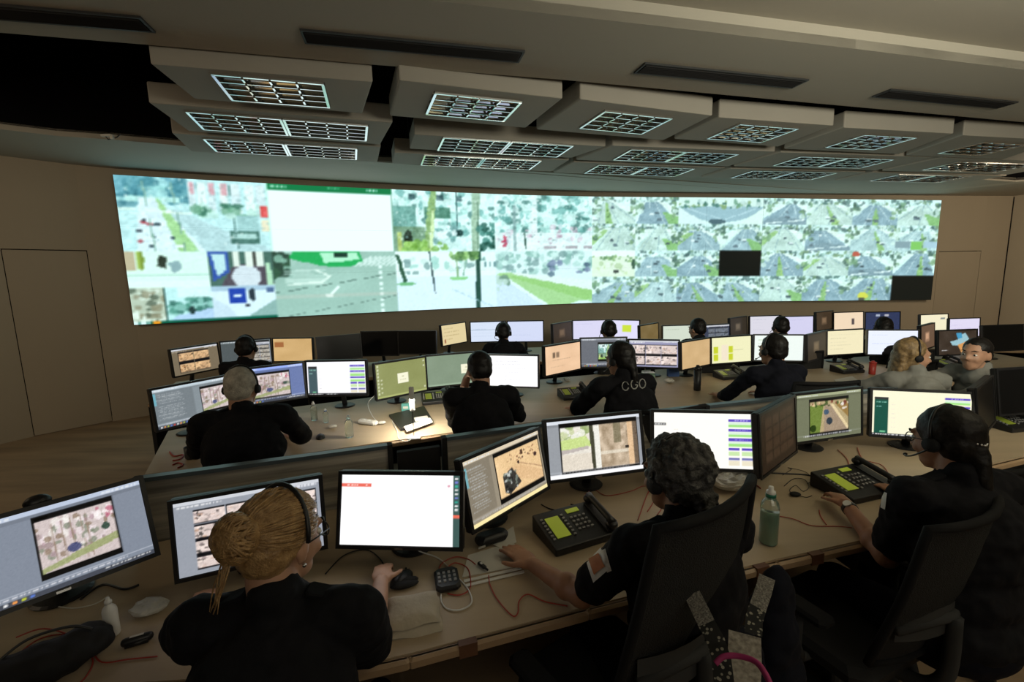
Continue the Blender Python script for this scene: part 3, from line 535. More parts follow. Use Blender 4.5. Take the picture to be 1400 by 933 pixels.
# ================================================================ MONITOR PICTURES
def park(w,h,seed):
    c=CV(w,h,(206,192,190),seed); c.blobs(0,.05,1,.75,70,[(150,130,130),(120,130,110),(236,222,226),(180,150,160),(240,236,230),(130,110,90)],(.02,.06),.7)
    for x in(.18,.3,.42,.55,.62): c.line(x,.1,x+.02,.95,(150,130,115),.014)
    c.poly([(0,.9),(1,.62),(1,.78),(0,1)],(158,164,118)); c.ell(.42,.68,.09,.09,(80,84,120)); c.ell(.86,.46,.06,.07,(60,80,70)); c.blobs(.75,.05,1,.3,12,[(190,110,130),(250,240,240)],(.02,.05)); return c.noise(9)
def lobby(w,h):
    c=CV(w,h,(236,200,150),31); c.smooth(0,0,1,1,7,5); c.poly([(.2,.35),(.45,.75),(.9,1),(1,1),(1,.8),(.5,.4)],(222,182,136),.8)
    c.line(.45,.32,1,.72,(170,130,100),.014); c.poly([(.1,.5),(.32,.38),(.48,.82),(.2,.98),(.1,.9)],(60,58,55)); c.blobs(.14,.45,.4,.9,26,[(200,205,200),(30,30,32),(120,130,120)],(.015,.045)); c.blobs(.25,.08,1,.3,30,[(110,60,45),(60,40,40),(150,110,80),(210,160,120)],(.008,.02)); c.rect(.55,.06,.6,.18,(80,55,40)); c.ell(.88,.32,.04,.05,(60,40,40)); c.ell(.48,.33,.025,.04,(50,35,35)); return c.noise(8)
def trunk(w,h):
    c=CV(w,h,(232,226,214),32); c.blobs(0,0,.35,.3,30,[(150,170,110),(200,210,160),(240,240,230)],(.02,.07)); c.poly([(0,.28),(.32,.22),(.4,.45),(0,.5)],(200,220,140)); c.poly([(0,.5),(.35,.44),(.35,.52),(0,.6)],(190,180,175)); c.rect(0,.62,.4,1,(226,216,200)); c.poly([(.36,0),(.42,0),(.44,1),(.38,1)],(70,70,55)); c.rect(.43,0,.5,1,(238,236,226)); c.rect(.5,0,.94,1,(190,170,145)); c.smooth(.5,0,.94,1,22,9); c.rect(.68,0,.78,.45,(110,105,80),.7); c.rect(.86,0,.94,1,(226,190,150)); c.rect(.5,.62,.86,.68,(230,220,200),.8); c.rect(.83,.55,.87,.6,(50,45,40)); c.rect(.94,0,1,1,(110,95,80)); return c.noise(8)
def roadv(w,h):
    c=CV(w,h,(178,160,120),33); c.poly([(0,.1),(.35,.1),(.25,1),(0,1)],(110,130,60)); c.poly([(.38,.1),(.52,.1),(1,1),(.35,1)],(160,140,118)); c.poly([(.52,.1),(.6,.1),(1,.9),(.97,1)],(226,205,160)); c.poly([(.65,.1),(1,.1),(1,.6)],(150,120,70)); c.blobs(.0,.0,1,.14,22,[(60,80,40),(220,200,150),(120,60,50)],(.02,.05)); c.ell(.42,.35,.07,.09,(70,90,110)); c.ell(.5,.66,.08,.12,(50,60,70)); c.ell(.08,.85,.08,.12,(40,60,20)); c.blobs(.8,.1,1,.3,8,[(230,220,210)],(.02,.04)); return c.noise(8)
UI=(128,136,150)
def vms(inner,bg=UI,box=(.2,.14,.88,.82),seed=0,left=None,w=150,h=90,bar=True):
    c=CV(w,h,bg,seed); c.rect(0,0,1,.06,tuple(min(255,x*1.45) for x in bg)); c.rect(0,.06,1,.10,tuple(x*.9 for x in bg)); c.text(.02,.02,.3,(225,230,235),.03); c.text(.78,.02,.2,(225,230,235),.03)
    if left: c.rect(0,.08,left,.86,tuple(x*.88 for x in bg)); 
    if left:
        for i in range(16): c.text(.03+.02*(i%3),.14+.042*i,left*.6,(200,205,208),.016,.6,.02)
        c.rect(.0,.1,.03,.4,(110,190,210),.7)
    c.rect(box[0]-.01,box[1]-.07,box[2]+.01,box[3]+.07,(12,12,14)); c.paste(inner,*box)
    c.rect(0,.89,1,.90,(210,215,225),.5); c.text(.1,.905,.75,(225,225,230),.018)
    if bar:
        c.rect(0,.94,1,1,(70,74,84))
        for i in range(9): c.rect(.03+.04*i,.95,.05+.04*i,.985,[(240,240,240),(230,150,80),(180,190,60),(90,120,200),(220,70,60)][i%5])
        c.text(.72,.955,.26,(235,235,235),.02)
    return c.noise(2.5)
def grid(nx,ny,bg=(150,155,165),x0=.2,y0=.12,x1=.98,y1=.95,tone=(1,.95,.92),seed=3,w=150,h=90):
    c=CV(w,h,bg,seed); c.rect(0,0,1,.05,(205,208,215)); c.text(.02,.06,.3,(240,240,240),.025); c.text(.7,.05,.28,(235,235,240),.03)
    dx=(x1-x0)/nx;dy=(y1-y0)/ny
    for j in range(ny):
        for i in range(nx):
            a,b=x0+dx*i,y0+dy*j; c.rect(a,b,a+dx*.96,b+dy*.97,(22,22,26)); q=CV(40,24,(228,222,222),seed*50+j*7+i); q.smooth(0,0,1,1,16,4); q.blobs(0,.1,1,1,22,[(90,85,85),(150,140,145),(246,240,236),(60,60,60),(190,160,140)],(.03,.1),.75); q.poly([(q.r.uniform(.2,.6),0),(.6,0),(1,1),(q.r.uniform(0,.5),1)],(214,206,206),.5); q.noise(8); q.tint(tone); c.paste(q,a+dx*.01,b+dy*.12,a+dx*.95,b+dy*.88)
    return c.noise(2)
def form(bg=(255,253,246),menu=None,w=150,h=90,pur=(90,70,190),narrow=False):
    c=CV(w,h,bg,5)
    if menu: c.rect(.02,.14,.17,.98,(20,80,66) if menu=='green' else (70,90,96)); c.rect(.02,.14,.17,.2,(50,52,52)); c.text(.04,.24,.11,(150,210,190),.03); c.text(.04,.34,.06,(150,200,190),.025); c.rect(.08,.9,.14,.93,(120,200,150)); 
    else: c.rect(0,.19,.12,.23,(90,90,90)); c.text(.01,.2,.1,(230,230,230),.02)
    for i in range(6): c.text(.2,.3+.1*i,.04,(214,210,204),.012,.7)
    x0=.74; 
    for i in range(5):
        y=.10+.175*i
        if i<3: c.rect(x0,y,.99,y+.045,pur); c.text(x0+.06,y+.012,.13,(190,180,240),.016); c.rect(x0,y+.06,.99,y+.10,(216,240,214)); c.rect(x0,y+.10,.99,y+.15,(160,226,130))
        else:
            for a,b in((x0,.85),(.87,.99)): c.rect(a,y,b,y+.045,pur if i==3 else (120,120,180)); c.rect(a,y+.06,b,y+.14,(200,230,170) if i==3 else (235,226,200))
    if menu: c.rect(0,.955,1,1,(40,40,44)); c.text(.01,.965,.5,(220,220,220),.02,1,.015)
    return c.noise(1.5)
def white(bg=(255,255,255),lines=0,seed=1,w=90,h=54,tagr=False,side=False,lc=(205,205,215)):
    c=CV(w,h,bg,seed)
    if tagr: c.rect(.0,.12,.255,.175,(236,104,88)); c.text(.05,.135,.1,(255,220,214),.025); c.text(.21,.135,.02,(255,230,224),.02); c.ell(.91,.15,.008,.015,(220,150,170))
    for i in range(lines): c.text(.08,.16+.75*i/max(lines,1),c.r.uniform(.3,.75),lc,.02,.8,.05)
    if side:
        c.rect(.945,0,1,1,(66,92,88)); 
        for i in range(9): c.rect(.96,.03+.055*i,.985,.055+.055*i,[(230,230,230),(120,130,210),(60,170,150),(240,240,240)][i%4])
        c.rect(.945,.56,1,.60,(235,110,90))
    return c.noise(1)
def desktop(bg,seed=1,cx=.52,cy=.5,icons=True,w=100,h=60):
    c=CV(w,h,bg,seed); c.smooth(0,0,1,1,3,4); c.rect(cx-.11,cy-.15,cx+.11,cy+.15,(244,242,214)); c.ell(cx,cy-.05,.02,.025,(190,190,150)); c.text(cx-.06,cy+.04,.12,(200,198,160),.02)
    if icons:
        for i in range(9): c.rect(.02,.04+.1*i,.055,.10+.1*i,(220,224,196),.8)
        for i in range(4): c.rect(.08,.45+.12*i,.11,.5+.12*i,(220,224,196),.7)
        for y in(.05,.2,.85): c.rect(.95,y,.98,y+.05,(230,232,210),.8)
    c.rect(0,.955,1,1,tuple(x*1.2 for x in bg)); return c.noise(1.5)
def tancv(bg,seed=1,blk=True,pale=False,w=70,h=42):
    c=CV(w,h,bg,seed); c.smooth(0,0,1,1,5,4)
    if blk:
        c.rect(.2,.24,.27,.44,tuple(x*.5 for x in bg)); c.rect(.30,.24,.38,.44,tuple(x*.6 for x in bg)); c.text(.2,.5,.5,tuple(x*.75 for x in bg),.03); c.text(.15,.75,.4,tuple(x*.85 for x in bg),.02)
    return c.noise(1.5)
def squares():
    c=CV(90,54,(238,236,190),4)
    for x in(.05,.42): 
        for y in(.36,.64): c.rect(x,y,x+.11,y+.26,(196,206,50))
    c.rect(.55,.5,.8,.52,(200,200,160)); c.rect(.25,.3,.4,.9,(240,222,206),.7); return c.noise(1.5)
def mapcv():
    c=CV(90,54,(62,52,44),6); c.smooth(0,0,1,1,5,5); c.poly([(.30,.45),(.5,.38),(.55,.2),(.7,.1),(.8,.35),(.7,.6),(.8,.9),(.6,.85),(.55,.65),(.35,.6)],(150,190,200)); c.poly([(.45,.1),(.6,.1),(.62,.3),(.5,.35)],(70,150,190)); c.poly([(.5,.6),(.75,.45),(.85,.75),(.6,.95)],(210,150,90)); c.text(.08,.8,.15,(200,200,200),.04); return c.noise(3)
def darkgrid(bg=(42,32,24)):
    c=CV(90,54,bg,8)
    for j in range(4):
        for i in range(4): c.rect(.12+.21*i,.1+.2*j,.30+.21*i,.26+.2*j,tuple(x*1.5 for x in bg),.8)
    return c.noise(3)
def darkpic(bg=(60,50,40),seed=1):
    c=CV(60,36,bg,seed); c.rect(.3,.3,.62,.7,tuple(min(255,x*1.7) for x in bg),.8); c.rect(.35,.36,.55,.6,tuple(min(255,x*2.2) for x in bg),.6); return c.noise(2)
MON={  # several turned screens have off-axis dimming and tan cast painted into their pictures
'a1':([-1.504,1.374,.976,.857,.42,.475,.5625],lambda:vms(park(110,62,30),box=(.42,.16,.82,.78),seed=1,w=190,h=108),'large tilted monitor at the left edge, showing a park street camera',150),
'a2':([-.929,1.491,.961,.397,.121,.447,.5625],lambda:grid(4,4,w=150,h=88,x0=.12),'monitor behind the blond woman\'s bun, showing a grid of thumbnails',140),
'a3':([-.432,1.575,.963,-.079,.262,.449,.5625],lambda:white(tagr=True,side=True,w=150,h=88,bg=(255,255,255)),'bright white monitor with a small red tag, right of the blond woman',140),
'a4':([-.025,1.811,.98,.841,.207,.464,.5625],lambda:vms(lobby(90,60),bg=(150,140,122),box=(.36,.14,.97,.80),left=.30,seed=4,bar=False,w=150,h=88).rect(0,.94,1,1,(250,232,170)),'turned monitor showing a tan lobby camera, left of the desk phone',140),
'a5':([.392,2.082,.995,.227,.203,.476,.5625],lambda:vms(trunk(110,70),bg=(150,154,160),box=(.13,.12,.96,.90),seed=6,bar=False,w=150,h=88).rect(0,.93,1,1,(250,250,252)),'monitor left of the curly haired head, showing a street behind a tree trunk',140),
'a6':([.931,2.13,.991,-.146,.168,.473,.5625],lambda:form(),'cream monitor with purple and green boxes behind the curly haired head',140),
'a7':([1.353,2.215,.98,.714,.088,.464,.625],lambda:darkgrid(),'dim brown monitor turned edge-on between the curly haired and the right woman',60),
'a8':([1.81,2.505,.981,.258,.086,.465,.5625],lambda:vms(roadv(90,60),bg=(112,116,92),box=(.2,.18,.80,.86),seed=7,bar=False),'monitor with a greenish grey frame showing two cars on a road',110),
'a9':([2.315,2.487,.975,-.305,.126,.46,.5625],lambda:form(menu='green',bg=(250,246,214)),'cream monitor with a green side menu, behind the right woman\'s head',130),
'a10':([2.761,2.556,.994,.633,.125,.475,.5625],None,'unlit monitor turned edge-on beside the right woman\'s head',0),
'a11':([3.325,2.825,1.009,.15,.156,.487,.5625],None,'unlit monitor at the right edge above the front desk',0),
'b1':([-2.248,3.117,.989,1.027,.101,.472,.5625],lambda:vms(park(60,40,41),bg=(132,142,148),box=(.6,.2,1,.8),left=.5,seed=8,w=100,h=60),'tilted monitor left of the white haired man, at the desk end',84),
'b2':([-1.924,3.526,1.009,.614,.069,.486,.5625],lambda:vms(park(70,44,42),bg=(104,120,168),box=(.25,.2,.78,.85),seed=9,w=100,h=60),'blue grey monitor right behind the white haired man\'s headset',84),
'b3':([-1.459,3.669,1.013,-.051,.058,.489,.5625],lambda:form(menu='grey',bg=(250,250,255),w=100,h=60),'white monitor with a dark menu, right of the white haired man',84),
'b4':([-.946,3.801,.975,.708,.031,.46,.625],lambda:desktop((140,146,92)),'olive green desktop monitor above the lit lamp',84),
'b5':([-.572,4.157,.962,.356,.071,.448,.625],lambda:desktop((128,146,124),cx=.82,cy=.5,icons=False),'pale green desktop monitor left of the man with his hand on his face',70),
'b6':([-.018,3.891,.992,-.215,.061,.474,.5625],lambda:white(lines=6,seed=3),'white monitor right of the man with his hand on his face',70),
'b7':([.502,4.38,1.004,.686,.018,.483,.5625],lambda:tancv((236,196,158)),'peach monitor left of the man with letters on his back',60),
'b8':([.968,4.732,.991,-.02,.093,.473,.625],lambda:vms(trees(43),bg=(104,108,116),box=(.38,.2,.95,.75),seed=11,w=90,h=54),'grey monitor behind the head of the man with letters on his back',64),
'b9':([1.439,4.558,.996,-.288,.067,.477,.5625],lambda:grid(3,2,bg=(150,150,180),x0=.02,x1=.99,y0=.14,seed=5,w=90,h=54),'monitor with six camera thumbnails, right of the lettered shirt',64),
'b10':([1.875,4.543,.988,.588,.053,.471,.5625],lambda:tancv((206,172,124),blk=False),'plain tan monitor behind the black tumbler',50),
'b11':([2.314,4.712,.992,.229,.069,.474,.5625],lambda:squares(),'cream monitor with four lime green squares',60),
'b12':([2.848,4.78,.987,-.213,.079,.47,.5625],lambda:white(bg=(236,246,240),lines=5,seed=7,lc=(150,190,120)),'whitish monitor behind the dark head in the middle row, right of the lime squares',60),
'b13':([3.289,4.816,.991,.629,.065,.473,.5625],lambda:darkpic((58,50,38),2),'dim brown monitor turned edge-on in the middle row',40),
'b14':([3.768,5.055,.987,.179,.077,.47,.5625],lambda:white(bg=(240,230,190),lines=5,seed=8,lc=(200,194,160)),'cream monitor in the middle row left of the white one above the red cup',56),
'b15':([4.218,4.958,.985,-.23,.1,.469,.5625],lambda:white(bg=(232,238,255),lines=2,seed=9,lc=(200,210,235)),'white monitor behind the blonde woman\'s head',60),
'b16':([4.899,5.274,.995,.59,.08,.476,.5625],lambda:darkpic((100,78,62),4),'dim pinkish monitor turned edge-on right of the blonde woman',30),
'b17':([4.904,4.918,.976,.102,.1,.461,.5625],mapcv,'dark monitor with a coloured map, behind the woman facing the camera',60),
'b18':([5.511,5.02,.998,.084,.125,.479,.5625],None,'unlit monitor right of the woman facing the camera',0),
'c1':([-3.367,4.777,1.015,1.181,.059,.476,.5625],lambda:grid(2,2,bg=(120,108,88),x0=.12,x1=.8,tone=(.95,.8,.6),seed=6,w=70,h=42),'turned tan monitor with four pictures at the left end of the back desk',56),
'c2':([-3.019,5.098,1.025,.474,.077,.484,.5625],lambda:vms(grid(2,4,seed=9,w=60,h=40,x0=.02,x1=.98,tone=(.8,.8,.75)),bg=(82,90,92),box=(.55,.1,.98,.95),seed=12,bar=False,w=70,h=42),'grey monitor behind the leftmost head of the back row',56),
'c3':([-2.622,5.355,1.007,-.059,.07,.47,.5625],lambda:tancv((206,170,116),blk=False,seed=3).rect(.03,.14,.27,.38,(160,104,64)),'orange tan monitor with a small brown block in the back row',50),
'c4':([-2.048,5.329,1.022,.545,.071,.482,.5625],None,'unlit monitor in the back row, leftmost of three unlit ones',0),
'c5':([-1.695,5.745,1.002,-.064,.079,.466,.625],None,'unlit monitor in the back row, middle of three unlit ones',0),
'c6':([-1.196,5.641,1.018,-.18,.074,.478,.5625],None,'unlit monitor in the back row, rightmost of three unlit ones',0),
'c7':([-.811,6.376,1.027,.936,.075,.485,.5625],lambda:white(bg=(222,204,156),lines=4,seed=11,lc=(180,160,110)).rect(.08,.72,.13,.9,(150,90,60)),'small turned cream monitor in the back row left of two pale blue ones',40),
'c8':([-.34,6.462,1.035,.053,.079,.49,.5625],lambda:white(bg=(212,224,244),lines=4,seed=12,lc=(180,196,222)).rect(0,.38,1,.42,(180,196,214)),'pale blue monitor left of the head with a headset in the back row',46),
'c9':([.191,6.35,1.041,-.095,.076,.495,.5625],lambda:white(bg=(208,216,242),lines=3,seed=13,lc=(190,200,230)),'pale blue monitor right of the head with a headset in the back row',46),
'c10':([.715,6.27,1.017,.897,.03,.478,.5625],lambda:darkpic((56,46,36),6),'dim brown turned monitor in the back row right of the pale blue pair',30),
'c11':([1.14,6.6,1.011,-.045,.078,.473,.5625],lambda:white(bg=(214,212,240),lines=2,seed=14,lc=(200,198,230)),'lavender white monitor left of the second headset in the back row',42),
'c12':([1.609,6.558,1.007,-.441,.071,.47,.5625],lambda:white(bg=(222,220,248),lines=0,seed=15).rect(.5,.25,.78,.62,(200,222,70)),'lavender monitor with a lime square in the back row',42),
'c13':([1.863,6.074,.993,.753,.043,.458,.5625],lambda:tancv((120,102,66),blk=False,seed=5),'dim tan turned monitor in the back row right of the lime square',30),
'c14':([2.207,5.876,.992,.038,.069,.458,.5625],lambda:white(bg=(206,216,200),lines=3,seed=16,lc=(170,182,160)),'pale green monitor beside the leaning dark figure in the back row',42),
'c15':([2.651,5.87,.99,.262,.065,.456,.5625],lambda:grid(3,3,bg=(60,66,84),x0=.3,x1=.98,tone=(.5,.55,.6),seed=7,w=60,h=36),'dark monitor with small pictures right of the leaning figure',42),
'c16':([3.333,6.604,1.002,.636,.059,.466,.5625],lambda:darkpic((54,48,40),7),'dim turned monitor in the back row left of the lavender pair',30),
'c17':([3.78,6.707,1.004,.07,.081,.468,.5625],lambda:white(bg=(216,214,226),lines=4,seed=17,lc=(190,188,206)),'lavender monitor left of the fifth back row head',42),
'c18':([4.199,6.616,.997,.009,.077,.462,.5625],lambda:white(bg=(208,206,236),lines=3,seed=18,lc=(190,188,220)),'lavender monitor right of the fifth back row head',42),
'c19':([4.862,6.989,1.018,.524,.072,.478,.5625],lambda:darkpic((64,52,40),8),'dim brown turned monitor left of the cream monitor in the back row',30),
'c20':([5.239,7.003,1.002,.053,.095,.466,.5625],lambda:white(bg=(238,214,184),lines=0,seed=19).rect(.6,.35,.7,.7,(90,80,80)),'cream monitor with one dark figure in the back row',42),
'c21':([5.657,6.867,1.004,-.128,.101,.468,.5625],lambda:CV(60,36,(50,58,88),20).rect(.3,.12,.42,.22,(170,180,200)).rect(.55,.12,.68,.22,(180,180,190)).noise(3),'navy monitor behind the rightmost back row head',42),
'c22':([6.176,6.574,.985,.133,.093,.451,.5625],lambda:white(bg=(240,232,198),lines=1,seed=21,lc=(180,176,150)).rect(.74,.18,.9,.26,(130,140,140)),'cream monitor at the right end of the back row',36),
'c23':([6.10,6.05,.985,.05,.08,.42,.5625],lambda:white(bg=(222,216,240),lines=4,seed=22,lc=(190,180,220)),'lavender monitor at the far right end of the back desk',36),
}
W0,H0=.47,.47*.5625
_g=G(); _g.box((0,.024,0),(W0+.030,.036,H0+.030),None,.006); _g.box((0,.052,0),(W0*.62,.03,H0*.6),None,.01); HOUS=_g.mesh('housing',M['black'])
_g=G()
for s in(-1,1): _g.box((s*(W0/2+.0085),.0035,0),(.013,.008,H0+.030)); _g.box((0,.0035,s*(H0/2+.0085)),(W0+.004,.008,.013))
BEZ=_g.mesh('bezel',M['black'])
_g=G(); _g.box((0,0,-.004),(.034,.002,.007)); LOGO=_g.mesh('badge',M['steel'])
_g=G(); _g.tube([(0,.13,.01),(0,.11,.10),(0,.06,.26)],[.022,.02,.018],10); NECK=_g.mesh('stand_neck',M['black'],True)
_g=G(); _g.lathe([(.082,.001),(.085,.006),(.075,.012),(.03,.018)],(0,.13,0),24); BASE=_g.mesh('stand_base',M['black'])
_g=G(); _g.grid(lambda u,v:(W0*(u-.5),.0035,H0*(v-.5)),1,1); OFFM=_g.mesh('screen',M['off'])
rows={'a':'monitors on the front desk','b':'monitors on the middle desk','c':'monitors on the back desk'}
MROOT={}
for k,(p,fn,lab,res) in MON.items():
    x,y,z,yaw,tilt,wd,asp=p
    t=thing('monitor',lab,'monitor',(x,y,.74),yaw,rows[k[0]]); MROOT[k]=t
    s=wd/W0; sz=s*asp/.5625; zz=z-.74
    h=inst('housing',HOUS,t,(0,0,zz),(-tilt,0,0),(s,1,sz)); inst('bezel',BEZ,h)
    if res:
        nu=int(res); nv=int(res*.5625); g=G(); g.grid(lambda u,v:(W0*(u-.5),.0035,H0*(v-.5)),nu,nv); o=g.build('screen',M['scrS'],h); c=fn(); paint(o.data,c,nu,nv)
    else: inst('screen',OFFM,h)
    if k[0]=='a': inst('badge',LOGO,h,(0,-.001,-H0/2-.006))
    inst('stand_neck',NECK,t,(0,0,0),(0,0,0),(1,1,zz/.26)); inst('stand_base',BASE,t)
# a small black webcam on the leftmost monitor
t=thing('webcam','small black webcam standing behind the top edge of the leftmost monitor','webcam',(0,0,0)); p=Vector(MROOT['a1'].location)
R=Matrix.Rotation(.857,3,'Z'); q=p+R@Vector((-.02,.085,0)); t.location=(q.x,q.y,1.075); t.rotation_euler=(0,0,.857)
g=G(); g.ell((0,0,.035),(.035,.025,.024)); g.build('camera_head',M['black'],t,True); g=G(); g.tube([(0,0,-.02),(0,0,.02)],.008); g.box((0,-.018,-.008),(.03,.05,.01)); g.build('clip',M['black'],t)
# ================================================================ OFFICE CHAIRS
def catmull(P,n=6):
    P=[Vector(p) for p in P]; out=[]
    for i in range(len(P)-1):
        a,b,c,d=P[max(i-1,0)],P[i],P[i+1],P[min(i+2,len(P)-1)]
        for k in range(n):
            f=k/n; out.append(.5*((2*b)+(-a+c)*f+(2*a-5*b+4*c-d)*f*f+(-a+3*b-3*c+d)*f**3))
    out.append(P[-1]); return out
def make_chair_meshes():
    d={}
    g=G(); g.box((0,.02,.455),(.48,.46,.07),None,.05); d['seat']=g.mesh('seat',M['blackm'],False)
    def bp(u,v,o=0): # back panel surface, v up
        x=(u-.5)*(.42+.04*math.sin(PI*v)); y=-.24-.05*math.sin(PI*v*.9)+.045*(2*u-1)**2-.10*v*v+o; return (x,y,.54+.53*v)
    g=G(); g.grid(lambda u,v:bp(u,v),10,12); n=len(g.v); g.grid(lambda u,v:bp(1-u,v,.012),10,12); d['mesh_panel']=g.mesh('mesh_panel',M['mesh'],True)
    g=G(); loop=[bp(0,v/8) for v in range(9)]+[bp(u/6,1) for u in range(1,6)]+[bp(1,1-v/8) for v in range(9)]+[bp(1-u/6,0) for u in range(1,7)]
    g.tube(loop,.014,8); d['back_frame']=g.mesh('back_frame',M['chairb'],True)
    g=G(); g.tube(catmull([(0,-.05,.42),(0,-.22,.42),(0,-.31,.50),(0,-.315,.72)]),.024,8); g.grid(lambda u,v:((u-.5)*.40,-.305+.05*(2*u-1)**2,.66+.10*v),8,3); g.tube([(-.2,-.255,.7),(0,-.31,.72),(.2,-.255,.7)],.016,8); d['back_support']=g.mesh('back_support',M['chairg'],True)
    g=G(); g.tube([(.27,-.02,.44),(.30,-.02,.50),(.30,-.02,.64)],.016,8); g.tube([(.16,-.02,.42),(.27,-.02,.44)],.016,8); d['arm_post']=g.mesh('arm_post',M['chairg'],True)
    g=G(); g.box((.30,.0,.655),(.075,.25,.03),None,.015); d['arm_pad']=g.mesh('arm_pad',M['chairb'])
    g=G(); g.tube([(0,0,.10),(0,0,.42)],[.028,.022],12); g.box((0,0,.415),(.2,.24,.03)); d['gas_lift']=g.mesh('gas_lift',M['steel'] if 0 else M['chairg'])
    g=G(); g.tube([(0,0,.11),(.15,0,.10),(.30,0,.075)],[.03,.024,.016],8); d['base_spoke']=g.mesh('base_spoke',M['chairb'],True)
    g=G(); 
    for s in(-1,1): g.tube([(.30,s*.012-.008,.03),(.30,s*.012+.008,.03)],.029,12)
    g.tube([(.30,0,.03),(.30,0,.08)],.008,6); d['caster']=g.mesh('caster',M['chairb'])
    return d
CH=make_chair_meshes(); CHG='black office chairs'
def chair(x,y,rz,label,dz=0,full=True):
    bz=dz; dz=min(dz,0)
    t=thing('office_chair',label,'chair',(x,y,0),rz,CHG)
    inst('seat',CH['seat'],t,(0,0,dz)); b=inst('back_frame',CH['back_frame'],t,(0,0,bz)); inst('mesh_panel',CH['mesh_panel'],b); inst('back_support',CH['back_support'],t,(0,0,dz),(0,0,0),(1,1,1+max(bz,0)*.8))
    for s in(1,-1): p=inst('arm_post',CH['arm_post'],t,(0,0,dz),(0,0,0),(s,1,1)); inst('arm_pad',CH['arm_pad'],p)
    inst('gas_lift',CH['gas_lift'],t)
    if full:
        for i in range(5): p=inst('base_spoke',CH['base_spoke'],t,(0,0,0),(0,0,i*2*PI/5+.3)); inst('caster',CH['caster'],p)
    return t
# ================================================================ PEOPLE
def R3(yaw,pitch=0,roll=0): return (Matrix.Rotation(yaw,3,'Z')@Matrix.Rotation(pitch,3,'X')@Matrix.Rotation(roll,3,'Y'))
def hand(g,wr,d,pn,side,curl=.5,s=1.0,spread=.12):
    # wr wrist, d pointing direction, pn palm normal (towards what it holds), side +1: thumb on +cross side
    wr=Vector(wr);d=Vector(d).normalized();pn=Vector(pn);pn=(pn-d*pn.dot(d)).normalized();sd=d.cross(pn)*side
    pc=wr+d*.048*s; Mx=Matrix((sd,d,pn)).transposed()
    g.ell(pc,(.041*s,.052*s,.015*s),Mx,14,8); g.ell(wr+d*.03*s+sd*.02*s+pn*.004,(.018*s,.035*s,.015*s),Mx,10,6)
    for i,(o,L) in enumerate([(.030,.072),(.010,.080),(-.010,.074),(-.029,.058)]):
        p=wr+d*.088*s+sd*o*s-d*abs(i-1)*.003; dd=(d+sd*(o*spread*22)*.4).normalized(); a=curl*.35
        r=.0088*s
        for k,f in enumerate((.45,.31,.24)):
            v=(dd*math.cos(a)+pn*math.sin(a)); q=p+v*L*f*s; g.cap(p,q,r,r*.92,8); p=q; r*=.92; a+=curl*.75
    p=wr+d*.025*s+sd*.032*s; a0=(d*.62+sd*.75+pn*.15*curl).normalized(); q=p+a0*.036*s; g.cap(p,q,.0115*s,.010*s,8); a1=(d*.85+sd*.35+pn*.35*curl).normalized(); g.cap(q,q+a1*.034*s,.010*s,.008*s,8)
def ik(a,b,l1,l2,pole):
    a=Vector(a);b=Vector(b);d=b-a;L=min(d.length,(l1+l2)*.995);d.normalize(); x=(l1*l1-l2*l2+L*L)/(2*L); h=math.sqrt(max(l1*l1-x*x,0)); p=Vector(pole); p=(p-d*p.dot(d)).normalized(); return a+d*x+p*h
